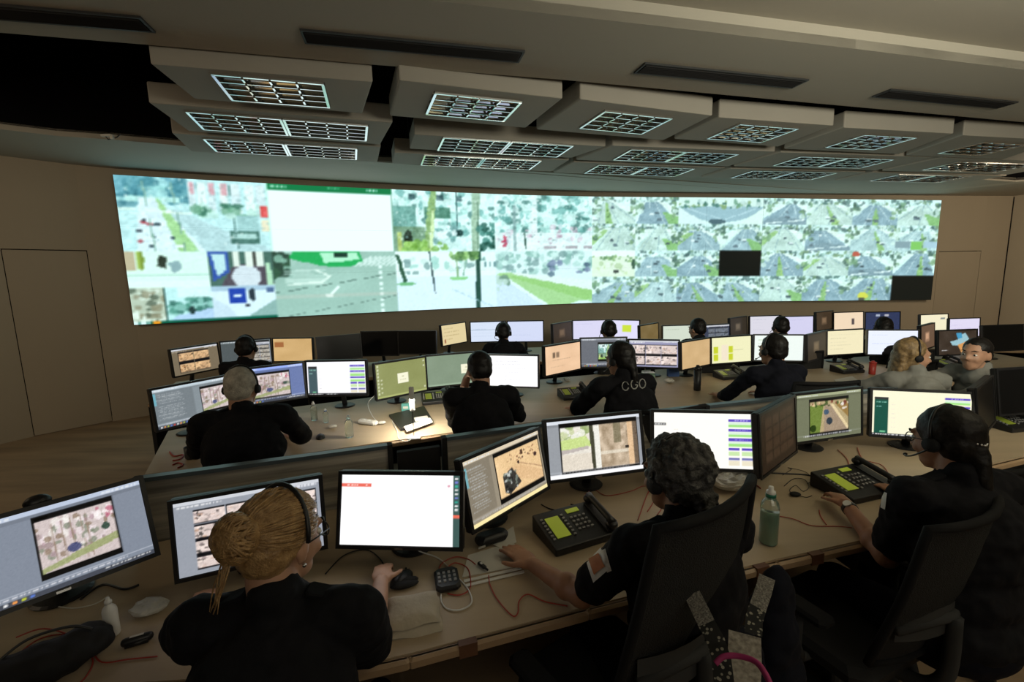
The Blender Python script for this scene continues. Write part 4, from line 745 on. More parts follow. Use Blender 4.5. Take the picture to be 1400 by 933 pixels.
def person(label,head,hyaw,tyaw,handL=None,handR=None,hpitch=-.15,hroll=0,lean=.20,skin='skin',hair=('short','dark'),shirt='cloth',sleeve=1.0,vox=.011,elL=None,elR=None,headset=True,glasses=False,hd=None,fem=False,trousers='navy',curlL=.5,curlR=.5,scale=1.0,micside=-1,pnL=None,pnR=None,sw=1.0,hs=1.0):
    H=Vector(head); T=R3(tyaw); fw=T@Vector((0,1,0)); rt=T@Vector((1,0,0)); up=Vector((0,0,1))
    neck=H-fw*.045-up*.122; hip=Vector((neck.x,neck.y,0))-fw*lean+up*.56; chest=hip.lerp(neck,.62)-fw*.03; waist=hip.lerp(neck,.30)-fw*.01
    root=thing('person',label,'person',(hip.x,hip.y,0),0); off=(hip.x,hip.y,0)
    k=(.93 if fem else 1.0)*sw; shw=.175*k
    shL=neck-rt*shw-up*.045-fw*.01; shR=neck+rt*shw-up*.045-fw*.01
    dfl=lambda s: neck+rt*s*.20+fw*.40+Vector((0,0,.78-neck.z))
    hl=Vector(handL) if handL else dfl(-1); hr=Vector(handR) if handR else dfl(1)
    la,lf=.285,.25
    def arm(sh,h,el,s):
        d=(h-sh)
        if d.length>(la+lf)*.99+.0: h=sh+d.normalized()*(la+lf)*.99
        e=Vector(el) if el else ik(sh,h,la,lf,rt*s*.9-up*.7-fw*.3); return e,h
    eL,hl=arm(shL,hl,elL,-1); eR,hr=arm(shR,hr,elR,1)
    b=G()
    HR=R3(hyaw,hpitch,hroll)
    hp=lambda x,y,z: H+HR@Vector((x,y,z))*scale
    def he(x,y,z,rx,ry,rz_): b.ell(hp(x,y,z),(rx*scale,ry*scale,rz_*scale),HR,20,14)
    he(0,-.012,.030,.074,.093,.086); he(0,.030,-.020,.062,.068,.078); he(0,.045,-.078,.046,.046,.036); he(0,.068,-.098,.022,.018,.018)
    he(0,.086,.026,.046,.018,.013); he(.036,.070,-.03,.022,.02,.022); he(-.036,.070,-.03,.022,.02,.022)
    b.cap(hp(0,.095,.008),hp(0,.116,-.028),.008*scale,.0125*scale,8); he(0,.088,-.062,.022,.012,.006); he(0,.087,-.073,.019,.011,.006)
    for s in(-1,1): he(s*.076,-.008,-.012,.009,.020,.032); he(s*.011,.103,-.033,.008,.009,.007)
    b.cap(hp(0,-.03,-.06),neck-up*.03-fw*.01,.054*k,.060*k,16)
    b.ell(chest,(.16*k,.10,.17),T,18,12); b.ell(waist,(.135*k,.095,.15),T,18,12); b.ell(hip,(.165,.12,.12),T,18,12); b.cap(shL,shR,.05,.05,14)
    # legs under the desk
    kn=[];an=[]
    for s in(-1,1):
        hj=hip+rt*s*.09-up*.03; kk=hip+rt*s*.13+fw*.40+Vector((0,0,-.06)); aa=Vector((kk.x,kk.y,0))+fw*(-.02)+up*.09
        b.cap(hj,kk,.075,.05,14); b.cap(kk,aa,.048,.034,12); kn.append(kk); an.append(aa)
    for sh,e,h,s,cl,pn in((shL,eL,hl,-1,curlL,pnL),(shR,eR,hr,1,curlR,pnR)):
        b.cap(sh,e,.044*k,.037*k,14); b.cap(e,h,.041*k,.0265*k,14); mid=e.lerp(h,.28); b.ell(mid,.047*k,None,12,8)
        dd=(h-e).normalized(); dd=(dd-up*min(0,dd.z)*-.0)
        if h.z<.85: dd=Vector((dd.x,dd.y,dd.z*.15)).normalized()
        hand(b,h,dd,pn or (-up+fw*.001),(1 if s<0 else -1)*1.0,cl,.98*hs if not fem else .9*hs)
    body=remesh('body',b,M[skin],vox,root,off,3,None,.4)
    # shirt
    g=G(); q=.014
    g.ell(chest,(.178*k+q,.120+q,.19+q),T,20,12); g.ell(waist,(.165*k+q,.118+q,.17),T,20,12); g.ell(hip+up*.03,(.18+q,.13+q,.13),T,20,12)
    g.cap(shL,shR,.060+q*.6,.060+q*.6,16); g.cap(neck-up*.045-fw*.008,neck+up*.022-fw*.014,.090,.064,18); g.cap(chest+up*.05+fw*.0,neck-up*.06,.135*k,.09,18)
    for sh,e,h in((shL,eL,hl),(shR,eR,hr)):
        if sleeve>=1.5: g.cap(sh,e,.062*k,.050*k,16); g.cap(e,e.lerp(h,min(1,(sleeve-1)*1.0)*.93),.050*k,.036*k,14)
        else: g.cap(sh,sh.lerp(e,.92*sleeve),.070*k,.062*k,16)
    remesh('shirt',g,M[shirt],vox,root,off,5,(.010,14),.5)
    g=G(); g.ell(hip,(.185,.14,.125),T,18,12)
    for s,kk,aa in((-1,kn[0],an[0]),(1,kn[1],an[1])): g.cap(hip+rt*s*.09-up*.03,kk,.092,.065,14); g.cap(kk,aa+up*.02,.063,.05,12)
    remesh('trousers',g,M[trousers],.016,root,off,4,(.008,12))
    for aa in an:
        g=G(); g.cap(aa+up*-.045-fw*.03,aa-up*.05+fw*.13,.042,.036,12); g.cap(aa-up*.03,aa+up*.03,.04,.04,10); remesh('shoe',g,M['blackm'],.012,root,off,3)
    # hair
    kind,hc=hair; g=G(); E=lambda x,y,z,rx,ry,rz_: g.ell(hp(x,y,z),(rx*scale,ry*scale,rz_*scale),HR,20,14)
    if kind in('short','white','curly','bun','tail','long'):
        ex={'short':0,'white':-.002,'curly':.002,'bun':.002,'tail':.006,'long':-.001}[kind]
        E(0,-.022,.042,.082+ex,.096+ex,.086+ex); E(0,-.05,-.005,.074+ex,.062+ex,.07+ex)
        for s in(-1,1): E(s*.066,-.015,.02,.016+ex,.045,.045)
    if kind=='pulled':
        E(0,-.020,.044,.081,.092,.084); E(0,-.045,-.005,.077,.062,.070)
        for t in range(6): f=t/5; E(0,-.10-.01*f,.0-.10*f,.034-.014*f,.03,.03)
    if kind=='curly':
        rr=random.Random(4)
        for i in range(230):
            a=rr.uniform(0,2*PI); z=rr.uniform(-.5,1); r=math.sqrt(max(0,1-z*z)); x,y=r*math.cos(a),r*math.sin(a)
            if y>.55 and z<.55: continue
            E(x*.089,-.024+y*.101,.036+z*.092,.012,.012,.012)
        for t in range(5): f=t/4; E(.008,-.100-.012*f,-.03-.075*f,.034-.008*f,.028,.026)
        for i in range(44):
            a=rr.uniform(0,2*PI); f=rr.random(); E(.008+.028*math.cos(a),-.108-.012*f+.022*math.sin(a),-.03-.085*f,.012,.012,.014)
    if kind=='tail':
        for t in range(8): f=t/7; E(.005,-.088-.012*math.sin(f*2.4),-.0-.16*f,.040-.014*f,.032-.010*f,.034)
    if kind=='long':
        for s in(-1,1):
            for t in range(7): f=t/6; E(s*(.070-.004*t),-.03+.02*f,.02-.21*f,.022,.036,.035)
        for t in range(7): f=t/6; E(0,-.085,.0-.20*f,.07,.03,.035)
    if kind=='bun':
        E(-.0,-.122,.045,.050,.040,.050)
    hv={'curly':.006,'bun':.006}  .get(kind,.008 if vox<.01 else .010)
    dp={'curly':(.010,45),'short':(.004,40),'white':(.003,50),'tail':(.004,30),'long':(.006,30),'bun':(.003,50),'pulled':(.003,40)}[kind]
    hr_=remesh('hair',g,M[hc],hv,root,off,2,dp,.4)
    if kind=='bun':
        # combed strands gathered into the bun, coils around it and a loose wisp
        rr=random.Random(8); g=G(); bc=Vector((0,-.112,.043))
        for i in range(190):
            a=rr.uniform(-.25,PI+.25); el=rr.uniform(-.45,1.0)
            st=Vector((math.cos(a)*.078*math.cos(el*.6),math.sin(a)*.085*math.cos(el*.9)-.01,.04+.085*math.sin(el)))
            if st.y>.055 and st.z<.06: st.z=.075
            c0=Vector((0,-.022,.042)); pts=[]
            for t in range(9):
                f=t/8; p=st.lerp(bc,f); v=p-c0; v=Vector((v.x/.086,v.y/.100,v.z/.090)); 
                if f<.85 and v.length>1e-4: v.normalize(); p2=c0+Vector((v.x*.087,v.y*.101,v.z*.091)); p=p2
                p=p+Vector((math.sin(i+f*4),math.cos(i*1.7+f*3),math.sin(i*2.1+f*5)))*.0012; pts.append(hp(*p)-Vector(off))
            g.tube(pts,[.0026]*8+[.0016],4)
        cb=Vector((0,-.124,.045))
        for i in range(110):
            a=rr.uniform(0,2*PI); tl=rr.uniform(-.5,.5); u_=Vector((math.cos(a),-.0,math.sin(a))); w_=Vector((-math.sin(a)*math.cos(tl),math.sin(tl)*.3,math.cos(a)*math.cos(tl))); v_=(Vector((0,-1,0))+w_*rr.uniform(-.5,.5)).normalized(); pts=[]
            for t in range(10):
                q=.1+t/9*2.3; p=u_*math.cos(q)*1.0+v_*math.sin(q); pts.append(hp(*(cb+Vector((p.x*.058,p.y*.050,p.z*.058))+w_*.006*math.sin(t*.7+i)))-Vector(off))
            g.tube(pts,[.0016]+[.0034]*8+[.0016],4)
        for i in range(9):
            x0=rr.uniform(-.012,.016); pts=[hp(x0*.7+.006*math.sin(t*.8+i),-.150-.004*t,.0-(.016+.006*rr.random())*t)-Vector(off) for t in range(6)]; g.tube(pts,[.0022,.002,.002,.0018,.0014,.0008],4)
        stuff(g.build('hair_strands',M[hc],root,True))
    # eyes, brows, lips
    for s in(-1,1):
        g=G(); g.ell(hp(s*.031,.0835,.002),(.0125,.010,.0075),HR,12,8); e=g.build('eye',M['white'],root,True,off); g=G(); g.ell(hp(s*.031,.0915,.002),(.0058,.003,.0062),HR,10,6); g.build('iris',M['dark'],e,True,off)
        g=G(); g.tube([Vector(hp(s*.014,.100,.027)),Vector(hp(s*.032,.099,.033)),Vector(hp(s*.05,.086,.028))],[.002,.0035,.0015],6); g.build('eyebrow',M['dark'],root,True,off)
    if headset:
        hb=1.06 if kind=='bun' else 1; g=G(); pts=[hp(.091*hb*math.cos(a)*1.0,-.012,.014+.119*hb*math.sin(a)) for a in [PI*i/14 for i in range(15)]]; g.tube(pts,.0055,8); hs=g.build('headset',M['black'],root,True,off)
        for s in((-1,1) if label[:18]!='woman with a blond' else (-1,)): g=G(); g.tube([hp(s*.080,-.008,-.008),hp(s*.097,-.008,-.008)],[.027,.023],14); g.build('ear_cushion',M['blackm'],hs,True,off)
        g=G(); g.tube(catmull([hp(micside*.098,-.005,-.025),hp(micside*.096,.05,-.055),hp(micside*.06,.105,-.07),hp(micside*.035,.125,-.07)],4),.003,6); g.ell(hp(micside*.033,.126,-.07),(.009,.006,.006),HR,8,6); g.build('microphone_boom',M['black'],hs,True,off)
    if glasses:
        g=G()
        for s in(-1,1):
            pts=[hp(s*.033+.023*math.cos(a),.106-.006*abs(math.cos(a)),.002+.018*math.sin(a)) for a in [2*PI*i/16 for i in range(17)]]; g.tube(pts,.0018,6); g.tube([hp(s*.056,.098,.008),hp(s*.076,.04,.008),hp(s*.080,-.01,.002)],.0018,6)
        g.tube([hp(-.010,.108,.006),hp(.010,.108,.006)],.0018,6); gl=g.build('glasses',M['black'],root,True,off)
    return dict(root=root,hp=hp,off=Vector(off),eL=eL,eR=eR,hl=hl,hr=hr,shL=shL,shR=shR,neck=neck,fw=fw,rt=rt,T=T,body=body,hip=hip,chest=chest)
Z=.77
A=person('woman with a blond bun and glasses in a black shirt, seated at the lower left',tuple(on(386,738,1.205)),-.38,.08,handL=(-1.02,1.33,.78),handR=on(522,795,.775),elR=on(508,882,.80),lean=.12,hpitch=-.22,skin='skin',hair=('bun','blond'),sleeve=1.0,vox=.0065,glasses=True,fem=True,curlR=.7,micside=-1,sw=1.06,scale=.94)
B=person('woman with curly grey hair in black uniform with a sleeve patch, front row centre',tuple(on(922,652,1.205)),.42,.28,handL=on(728,772,.775),handR=(.72,1.72,.78),lean=.0,hpitch=-.15,skin='skind',hair=('curly','greyhair'),sleeve=.82,vox=.0065,fem=True,curlL=.15,elL=on(795,815,.80),micside=1,sw=1.02,scale=.97,hs=1.15)
C_=person('woman with dark tied hair, glasses and wristwatch, front row right',tuple(on(1293,602,1.205)),.22,.12,handL=on(1157,690,.80),handR=(1.75,1.95,.79),lean=.08,hpitch=-.20,skin='skind',hair=('tail','dark'),sleeve=.80,vox=.0065,glasses=True,fem=True,elL=on(1212,762,.74),curlL=.6,sw=1.08,scale=.94)
Q1=person('white haired man with a headset in a dark shirt, middle row left',tuple(on(331,531,1.215)),.12,.38,hpitch=-.1,hair=('white','white_hair'),skin='skin',sleeve=1.8,vox=.010,lean=.14,sw=1.12)
Q2=person('dark haired man resting his cheek on his hand, middle row',(-.22,2.94,1.205),.35,.15,handL=(-.315,3.03,1.13),elL=(-.42,3.10,.80),hpitch=-.25,sleeve=1.8,headset=False,lean=.22,sw=1.05,curlL=.3,pnL=(1,0,0))
Q3=person('man with a headset and pale letters across his black shirt back',(.75,3.12,1.215),.65,.25,hpitch=-.2,sleeve=1.0,lean=.24,hair=('tail','dark'),sw=1.02)
Q4=person('dark figure with short hair seated in front of the whitish monitor, middle row',(1.97,3.38,1.21),.3,.1,hpitch=-.1,sleeve=1.8,headset=True,lean=.14,shirt='navy')
Q5=person('woman with long blonde hair in a grey top, middle row right',(2.78,3.10,1.20),-1.75,-.2,handL=(2.35,3.60,.78),hpitch=-.1,sw=.9,hair=('long','blond2'),shirt='greycloth',sleeve=.8,headset=True,lean=.15,fem=True)
Q6=person('woman in a pale cardigan facing left towards the camera, far right',tuple(on(1334,485,1.165)),1.95,1.75,handL=(2.92,3.30,.79),handR=(2.95,3.62,.79),hpitch=.05,hair=('pulled','dark'),shirt='greycloth',sleeve=1.8,headset=False,lean=.12,fem=True,skin='skin')
rp=[('dark head with short hair in front of the grey monitor, back row left',(-2.48,4.19,1.20),.1,True),('head with a headset in front of the pale blue pair of monitors, back row',tuple(on(688,456,1.15)),.1,True),('head with a headset in front of the lavender and lime monitors, back row',tuple(on(832,453,1.155)),.15,True),('dark figure leaning in beside the pale green monitor, back row',tuple(on(953,450,1.16)),.4,False),('head with a headset between the two lavender monitors, back row',tuple(on(1067,448,1.145)),.0,True),('dark head in front of the navy monitor, back row right',tuple(on(1207,449,1.12)),-.1,True)]
RP=[person(l,p,y,y*.5,headset=h,vox=.014,sleeve=1.8,lean=.12,hair=('short','dark')) for l,p,y,h in rp]
# ---- watch of the right woman
def ring_between(a,b,r,w,name,m,parent,off):
    a=Vector(a);b=Vector(b);d=(b-a).normalized(); g=G(); g.tube([a-d*w/2,a+d*w/2],r,16); return g.build(name,M[m],parent,True,off)
wp=C_['hl'].lerp(C_['eL'],.10); wt=ring_between(wp,C_['hl'],.0305,.018,'wristwatch','black',C_['root'],C_['off'])
dn=(C_['hl']-C_['eL']).normalized(); n=(Vector((-.6,-.5,.8))); n=(n-dn*n.dot(dn)).normalized(); g=G(); g.tube([wp+n*.029,wp+n*.036],.015,16); g.build('watch_face',M['white'],wt,False,C_['off'])
# hair clip
g=G(); 
for i in range(9): g.ell(C_['hp'](-.045+.011*i,-.118+.0016*(i-4)**2,.0+.004*math.sin(i)),.0045,None,8,6)
stuff(g.build('beaded_hair_clip',M['steel'],C_['root'],True,C_['off']))
g=G(); g.ell(A['hp'](.082,-.004,-.045),.005,None,8,6); g.build('earring',M['steel'],A['root'],True,A['off'])
# ---- collars, epaulettes
for P_ in(A,B,C_,Q1,Q3):
    for s in(-1,1):
        c=P_['neck']+P_['rt']*s*.115-Vector((0,0,.0))-P_['fw']*.006; g=G(); g.box(c-P_['off']+Vector((0,0,.012)),(.10,.045,.012),P_['T']@Matrix.Rotation(s*.30,3,'Y'),.006); g.build('epaulette',M['cloth'],P_['root'])
# ---- flat prints on cloth: patches and letters laid onto the shirt surface
def bvh_of(root,names=('shirt','body')):
    vs=[];fs=[]
    for ch in root.children:
        if ch.name.split('.')[0] in names:
            n=len(vs); vs+=[v.co+root.location for v in ch.data.vertices]; fs+=[tuple(i+n for i in p.vertices) for p in ch.data.polygons]
    return BVHTree.FromPolygons(vs,fs)
def on_surface(bv,x,y,lift=.003):
    v=ray(x,y).normalized(); h=bv.ray_cast(Vector((0,0,CAMH)),v)
    if h[0] is None: return None
    return h[0]+h[1]*(lift if h[1].dot(v)<0 else -lift)
def patch(P_,corners,name,m,nu=8,nv=8,lift=.003,label=None,sub=None):
    bv=bvh_of(P_['root']); (a,b,c,d)=corners; pts=[];g=G()
    for j in range(nv+1):
        for i in range(nu+1):
            u,v=i/nu,j/nv; x=(a[0]*(1-u)+b[0]*u)*(1-v)+(d[0]*(1-u)+c[0]*u)*v; y=(a[1]*(1-u)+b[1]*u)*(1-v)+(d[1]*(1-u)+c[1]*u)*v
            p=on_surface(bv,x,y,lift); pts.append(p)
    k=[p for p in pts if p is not None]
    if not k: print('patch miss',name); return None
    last=k[0]
    for i in range(len(pts)):
        if pts[i] is None: pts[i]=last
        last=pts[i]
    g.add([p for p in pts],[(j*(nu+1)+i,(j+1)*(nu+1)+i,(j+1)*(nu+1)+i+1,j*(nu+1)+i+1) for j in range(nv) for i in range(nu)])
    o=g.build(name,M[m],P_['root'],True,P_['root'].location)
    if label: o['label']=label
    return o
def strokes(P_,polys,r,m,name,lift=.002,names=('shirt',)):
    bv=bvh_of(P_['root'],names); g=G(); n=0
    for pl in polys:
        pts=[]
        for i in range(len(pl)-1):
            for t in range(4): f=t/4; q=on_surface(bv,pl[i][0]*(1-f)+pl[i+1][0]*f,pl[i][1]*(1-f)+pl[i+1][1]*f,lift); pts.append(q)
        pts.append(on_surface(bv,*pl[-1],lift)); pts=[p for p in pts if p is not None]
        if len(pts)>1: g.tube(pts,r,6); n+=1
    if n: return g.build(name,M[m],P_['root'],True,P_['root'].location)
def arc(cx,cy,rx,ry,a0,a1,n=8): return [(cx+rx*math.cos(math.radians(a0+(a1-a0)*i/n)),cy-ry*math.sin(math.radians(a0+(a1-a0)*i/n))) for i in range(n+1)]
strokes(Q3,[arc(855,528.5,4.5,6,20,340),arc(867,526,4.5,6.5,20,330)+[(871.5,527),(868,527)],arc(878,525,4.3,6.5,0,360)],.0042,'letter','back_lettering')
patch(B,[(800,762),(822,750),(836,776),(812,797)],'sleeve_patch','white',label='white shield patch with an orange emblem')
patch(B,[(806,766),(820,758),(829,774),(814,786)],'patch_emblem','gold',6,6,.0055)
patch(B,[(822,754),(829,751),(837,780),(831,783)],'shoulder_tab_patch','bagp',label='pale curved tab patch')
patch(C_,[(1208,672),(1214,675),(1211,697),(1205,694)],'sleeve_patch','white',5,5)
# ================================================================ CHAIRS
def chair_b(px,py,zt,rz,label,full=True):
    p=on(px,py,zt); o=Matrix.Rotation(rz,3,'Z')@Vector((0,-.36,0)); return chair(p.x-o.x,p.y-o.y,rz,label,zt-1.07,full)
def under(P_,rz,label,dz=-.1,dx=0,full=False): return chair(P_['hip'].x+dx,P_['hip'].y+.03,rz,label,dz,full)
under(A,.08,'office chair under the woman with the blond bun',-.06,0,True)
chair_b(996,696,1.24,.62,'office chair behind the curly haired woman, backpack on its back')
cc=chair_b(1350,712,1.06,.42,'mesh-back office chair behind the woman with the wristwatch')
g=G(); g.box((.06,-.345,.60),(.035,.003,.02)); g.build('care_tag',M['paper'],cc)
chair_b(1392,648,1.04,.15,'empty office chair at the right edge, beyond the chair of the woman with the wristwatch')
under(Q1,.38,'office chair under the white haired man',-.16)
under(Q2,.15,'office chair under the man resting his cheek on his hand',-.12)
under(Q3,.25,'office chair under the man with letters on his shirt',-.05,.04)
under(Q4,.0,'office chair under the dark figure in front of the whitish monitor',.0,.08)
chair_b(1262,497,1.04,.2,'office chair behind the long haired blonde woman',False)
under(Q6,1.75,'office chair under the woman in the pale cardigan',-.1)
for (l,p,y,h),P_ in zip(rp,RP): under(P_,y*.5,'back row chair under the '+l.split(', ')[0].replace('with a headset ','').replace('with short hair ',''),-.14)
# ================================================================ THINGS ON THE DESKS
def phone(px,py,w,rz,label,lit=True,g_='desk phones with green displays'):
    p=on(px,py,.77); t=thing('desk_phone',label,'phone',(p.x,p.y,.74),rz,g_); W,D=w,w*.66
    g=G(); x,y=W/2,D/2; P=[(-x,-y,.001),(x,-y,.001),(x,y,.001),(-x,y,.001),(-x,-y,.03),(x,-y,.03),(x,y,.075),(-x,y,.075)]
    g.add(P,[(0,3,2,1),(4,5,6,7),(0,1,5,4),(1,2,6,5),(2,3,7,6),(3,0,4,7)]); g.build('phone_body',M['black'],t,bev=.006)
    sl=math.atan2(.045,D); S=lambda u,v,h=.001:(u*W,v*D,.0525+v*D*math.tan(sl)+h); R=Matrix.Rotation(sl,3,'X')
    g=G(); g.box(S(-.28,.02,.001),(W*.20,D*.56,.004),R); g.build('lcd_display',M['lcd' if lit else 'lcdd'],t)
    g=G(); g.box(S(.07,.34,.001),(W*.19,D*.11,.004),R); g.build('small_lcd',M['lcd' if lit else 'lcdd'],t)
    kg=G(); kg.box((0,0,0),(W*.035,D*.04,.005),R); km=kg.mesh('key',M['key'])
    for c_,n in((-.43,7),(-.125,7)):
        for i in range(n): inst('key',km,t,S(c_,-.26+.09*i,.003))
    for a in range(4):
        for b_ in range(4): inst('key',km,t,S(-.02+.065*a,-.18+.11*b_,.003))
    g=G(); g.box(S(.38,0,.004),(W*.16,D*.9,.004),R); g.build('handset_cradle',M['dgrey'],t)
    g=G(); g.tube([S(.38,-.42,.03),S(.38,-.30,.038),S(.38,.3,.038),S(.38,.42,.03)],[.022,.014,.014,.022],10); g.ell(S(.38,-.40,.024),(.026,.026,.018)); g.ell(S(.38,.40,.024),(.026,.026,.018)); g.build('handset',M['black'],t,True)
    return t
phone(788,722,.31,.42,'desk phone with a lit green display, beside the curly haired woman\'s arm')
phone(1170,662,.33,.30,'desk phone with a lit green display under the right woman\'s hand')
phone(1385,578,.30,.15,'desk phone with a lit green display at the right edge of the front desk',False)
phone(598,545,.27,.25,'desk phone on the middle desk right of the lit lamp',False)
phone(785,539,.26,.25,'desk phone on the middle desk left of the lettered shirt',False)
phone(997,513,.26,.2,'desk phone on the middle desk beside the black tumbler',False)
phone(1158,505,.26,.2,'desk phone on the middle desk left of the red cup',False)
phone(1295,498,.24,.2,'desk phone on the middle desk in front of the woman in the pale cardigan',False)
def cable(pts,r,m,label,cat='cable',z=.744,grp=None,name='cable',world=None):
    P=world or [on(p[0],p[1],p[2] if len(p)>2 else z) for p in pts]; c=P[0]; g=G(); g.tube([p-c for p in catmull(P,6)],r,6)
    o=g.build(name,M[m],None,True); o.location=c; tag(o,label,cat,grp); return o
cable([(641,721,.85),(612,728,.80),(580,736,.78),(571,752,.76),(600,764),(626,790),(640,806),(645,824),(630,834),(612,833),(604,824),(603,812)],.0026,'white','white cable looping from the tan monitor\'s corner onto the desk')
cable([(610,808),(600,790),(603,772),(622,762),(640,765),(650,772)],.0022,'red','red cord coiled over the black calculator, outer loop',grp='red headset cords')
cable([(612,812),(628,814),(642,806),(643,790),(638,776),(622,770),(612,776)],.0022,'red','red cord coiled over the black calculator, inner loop',grp='red headset cords')
cable([(668,787),(670,800),(680,820),(700,842),(708,838),(710,822),(722,813),(745,823),(776,829)],.0022,'red','red cord trailing from the small black plug to the curly haired woman\'s elbow')
cable([(0,925),(20,900),(50,876),(80,868),(102,872),(124,890),(140,906),(175,902),(215,898)],.0022,'red','red cord lying over the black bag at the lower left')
cable([(22,872,.80),(60,860,.80),(100,872,.77),(126,900),(118,925),(95,945)],.0022,'red','second red cord crossing the black bag at the lower left')
cable([(885,700),(895,680),(882,665),(862,672),(830,678),(812,670),(800,676)],.002,'red','red cord on the desk below the curly haired woman\'s monitor')
cable([(872,712),(890,668),(905,690),(898,705)],.002,'red','short red cord beside the curly haired woman\'s collar')
cable([(1065,706),(1085,710),(1110,719),(1145,720),(1165,722)],.002,'red','red cord running from the sanitizer bottle to the right woman\'s arm')
cable([(1120,698),(1122,706),(1130,718)],.002,'red','short curl of dark red cord in front of the right woman\'s forearm')
cable([(1022,688),(1022,670),(1033,664),(1040,668)],.003,'redp','red loop sticking up beside the sanitizer bottle')
cable([(1050,647),(1075,648),(1105,650),(1125,658)],.004,'black','black cable between the edge-on monitor and the right phone')
cable([(1145,615),(1158,628),(1162,645)],.002,'red','thin dark red cord behind the right phone')
cable([(1172,612),(1180,628),(1205,636),(1216,650)],.002,'red','thin red cord right of the right phone')
cable([(740,690),(752,696),(775,700),(800,694),(780,690)],.003,'black','black cable behind the phone of the curly haired woman')
cable([(445,785),(470,760),(500,752),(520,765),(528,782)],.0025,'black','black mouse cable below the bright white monitor')
cable([(70,828),(100,832),(130,826),(148,815)],.002,'paper','pale thin cable below the leftmost monitor')
cable([(110,820),(140,800),(170,806),(190,800)],.004,'black','black cable bundle under the leftmost monitor')
# paper slips, folded cloth, plug
def slab(pxs,z,th,m,name,label,cat,bev=0):
    P=[on(x,y,z) for x,y in pxs]; c=sum(P,Vector())/len(P); g=G(); g.prism([(p.x-c.x,p.y-c.y) for p in P],0,th); o=g.build(name,M[m],None,False,None,bev); o.location=(c.x,c.y,z); return tag(o,label,cat)
slab([(640,760),(700,742),(735,770),(632,790)],.741,.002,'paper','paper_sheet','loose paper sheet under the curly haired woman\'s hand','paper')
slab([(668,742),(702,720),(706,742),(688,752)],.743,.001,'paper','paper_slip','small paper slip beside the tilted tan monitor','paper')
for k,(a,b) in enumerate([((634,794),(712,776)),((637,800),(716,781))]):
    slab([a,b,(b[0]+1,b[1]+3),(a[0]+1,a[1]+3)],.742,.003,'white','ruler_strip','white plastic strip under the curly haired woman\'s hand, '+('upper' if k==0 else 'lower')+' of two','ruler')
p=on(565,838,.76); t=thing('folded_cover','beige folded cloth cover on the desk beside the blond woman\'s elbow','cloth',(p.x,p.y,.741),.22)
def pil(th,w,d,s):
    g=G(); g.grid(lambda u,v:((u-.5)*w+.004*math.sin(9*v+s),(v-.5)*d+.003*math.sin(8*u+s),th*(1-(2*u-1)**6)*(1-(2*v-1)**6)+.003*math.sin(7*u+5*v+s)),14,12); n=len(g.v)
    g.grid(lambda u,v:((.5-u)*w*.99,(v-.5)*d*.99,0),1,1); return g
pil(.028,.17,.16,0).build('lower_fold',M['beige'],t,True); g=pil(.020,.165,.145,2); o=g.build('upper_fold',M['beige'],t,True); o.location=(-.003,.004,.024)
p=on(611,790,.76); t=thing('calculator','small black keypad device with grey buttons under the red cord loops','calculator',(p.x,p.y,.741),.25)
g=G(); g.box((0,0,.012),(.085,.115,.022),None,.012); g.build('case',M['black'],t); kg=G(); kg.box((0,0,0),(.009,.012,.004)); km=kg.mesh('button',M['key'])
for i in range(4):
    for j in range(3): inst('button',km,t,(-.027+.018*i,-.035+.022*j+.012,.0245))
g=G(); g.box((0,.040,.0235),(.05,.018,.003)); g.build('display',M['dgrey'],t)
p=on(659,774,.75); t=thing('cable_plug','small black in-line plug on the paper sheet','plug',(p.x,p.y,.752),-.9); g=G(); g.box((0,0,0),(.045,.016,.012),None,.004); g.build('plug_body',M['black'],t); g=G(); g.tube([(.022,0,0),(.036,0,0)],.004,8); g.build('strain_relief',M['black'],t); g=G(); g.box((-.004,0,.0062),(.012,.008,.001)); g.build('mark',M['white'],t)
p=on(535,785,.75); q=A['hr']; t=thing('computer_mouse','black mouse under the blond woman\'s right hand','mouse',(q.x+.05,q.y+.075,.741),-.5); g=G(); g.ell((0,0,.0),(.03,.052,.024)); g.build('mouse_shell',M['black'],t,True); g=G(); g.tube([(0,.03,.019),(0,.042,.015)],.003,6); g.build('scroll_wheel',M['dgrey'],t)
p=on(553,800,.75); t=thing('spectacle_case','black crumpled pouch above the beige folded cloth','pouch',(p.x,p.y,.741),.3); g=G(); g.ell((0,0,.010),(.05,.018,.011)); g.ell((.02,.015,.012),(.03,.014,.012)); g.build('pouch_body',M['blackm'],t,True); g=G(); g.tube([(.0,.03,.01),(.01,.07,.012),(.012,.09,.01)],.0045,6); g.build('strap',M['black'],t,True)
p=on(672,735,.76); t=thing('headset_case','black rounded case with a pink tag under the tilted tan monitor','case',(p.x,p.y,.741),.5); g=G(); g.box((0,0,.022),(.14,.07,.042),None,.02); g.build('case_body',M['black'],t,bev=.006); g=G(); g.box((-.06,-.036,.015),(.03,.002,.008)); g.build('tag',M['bagp'],t)
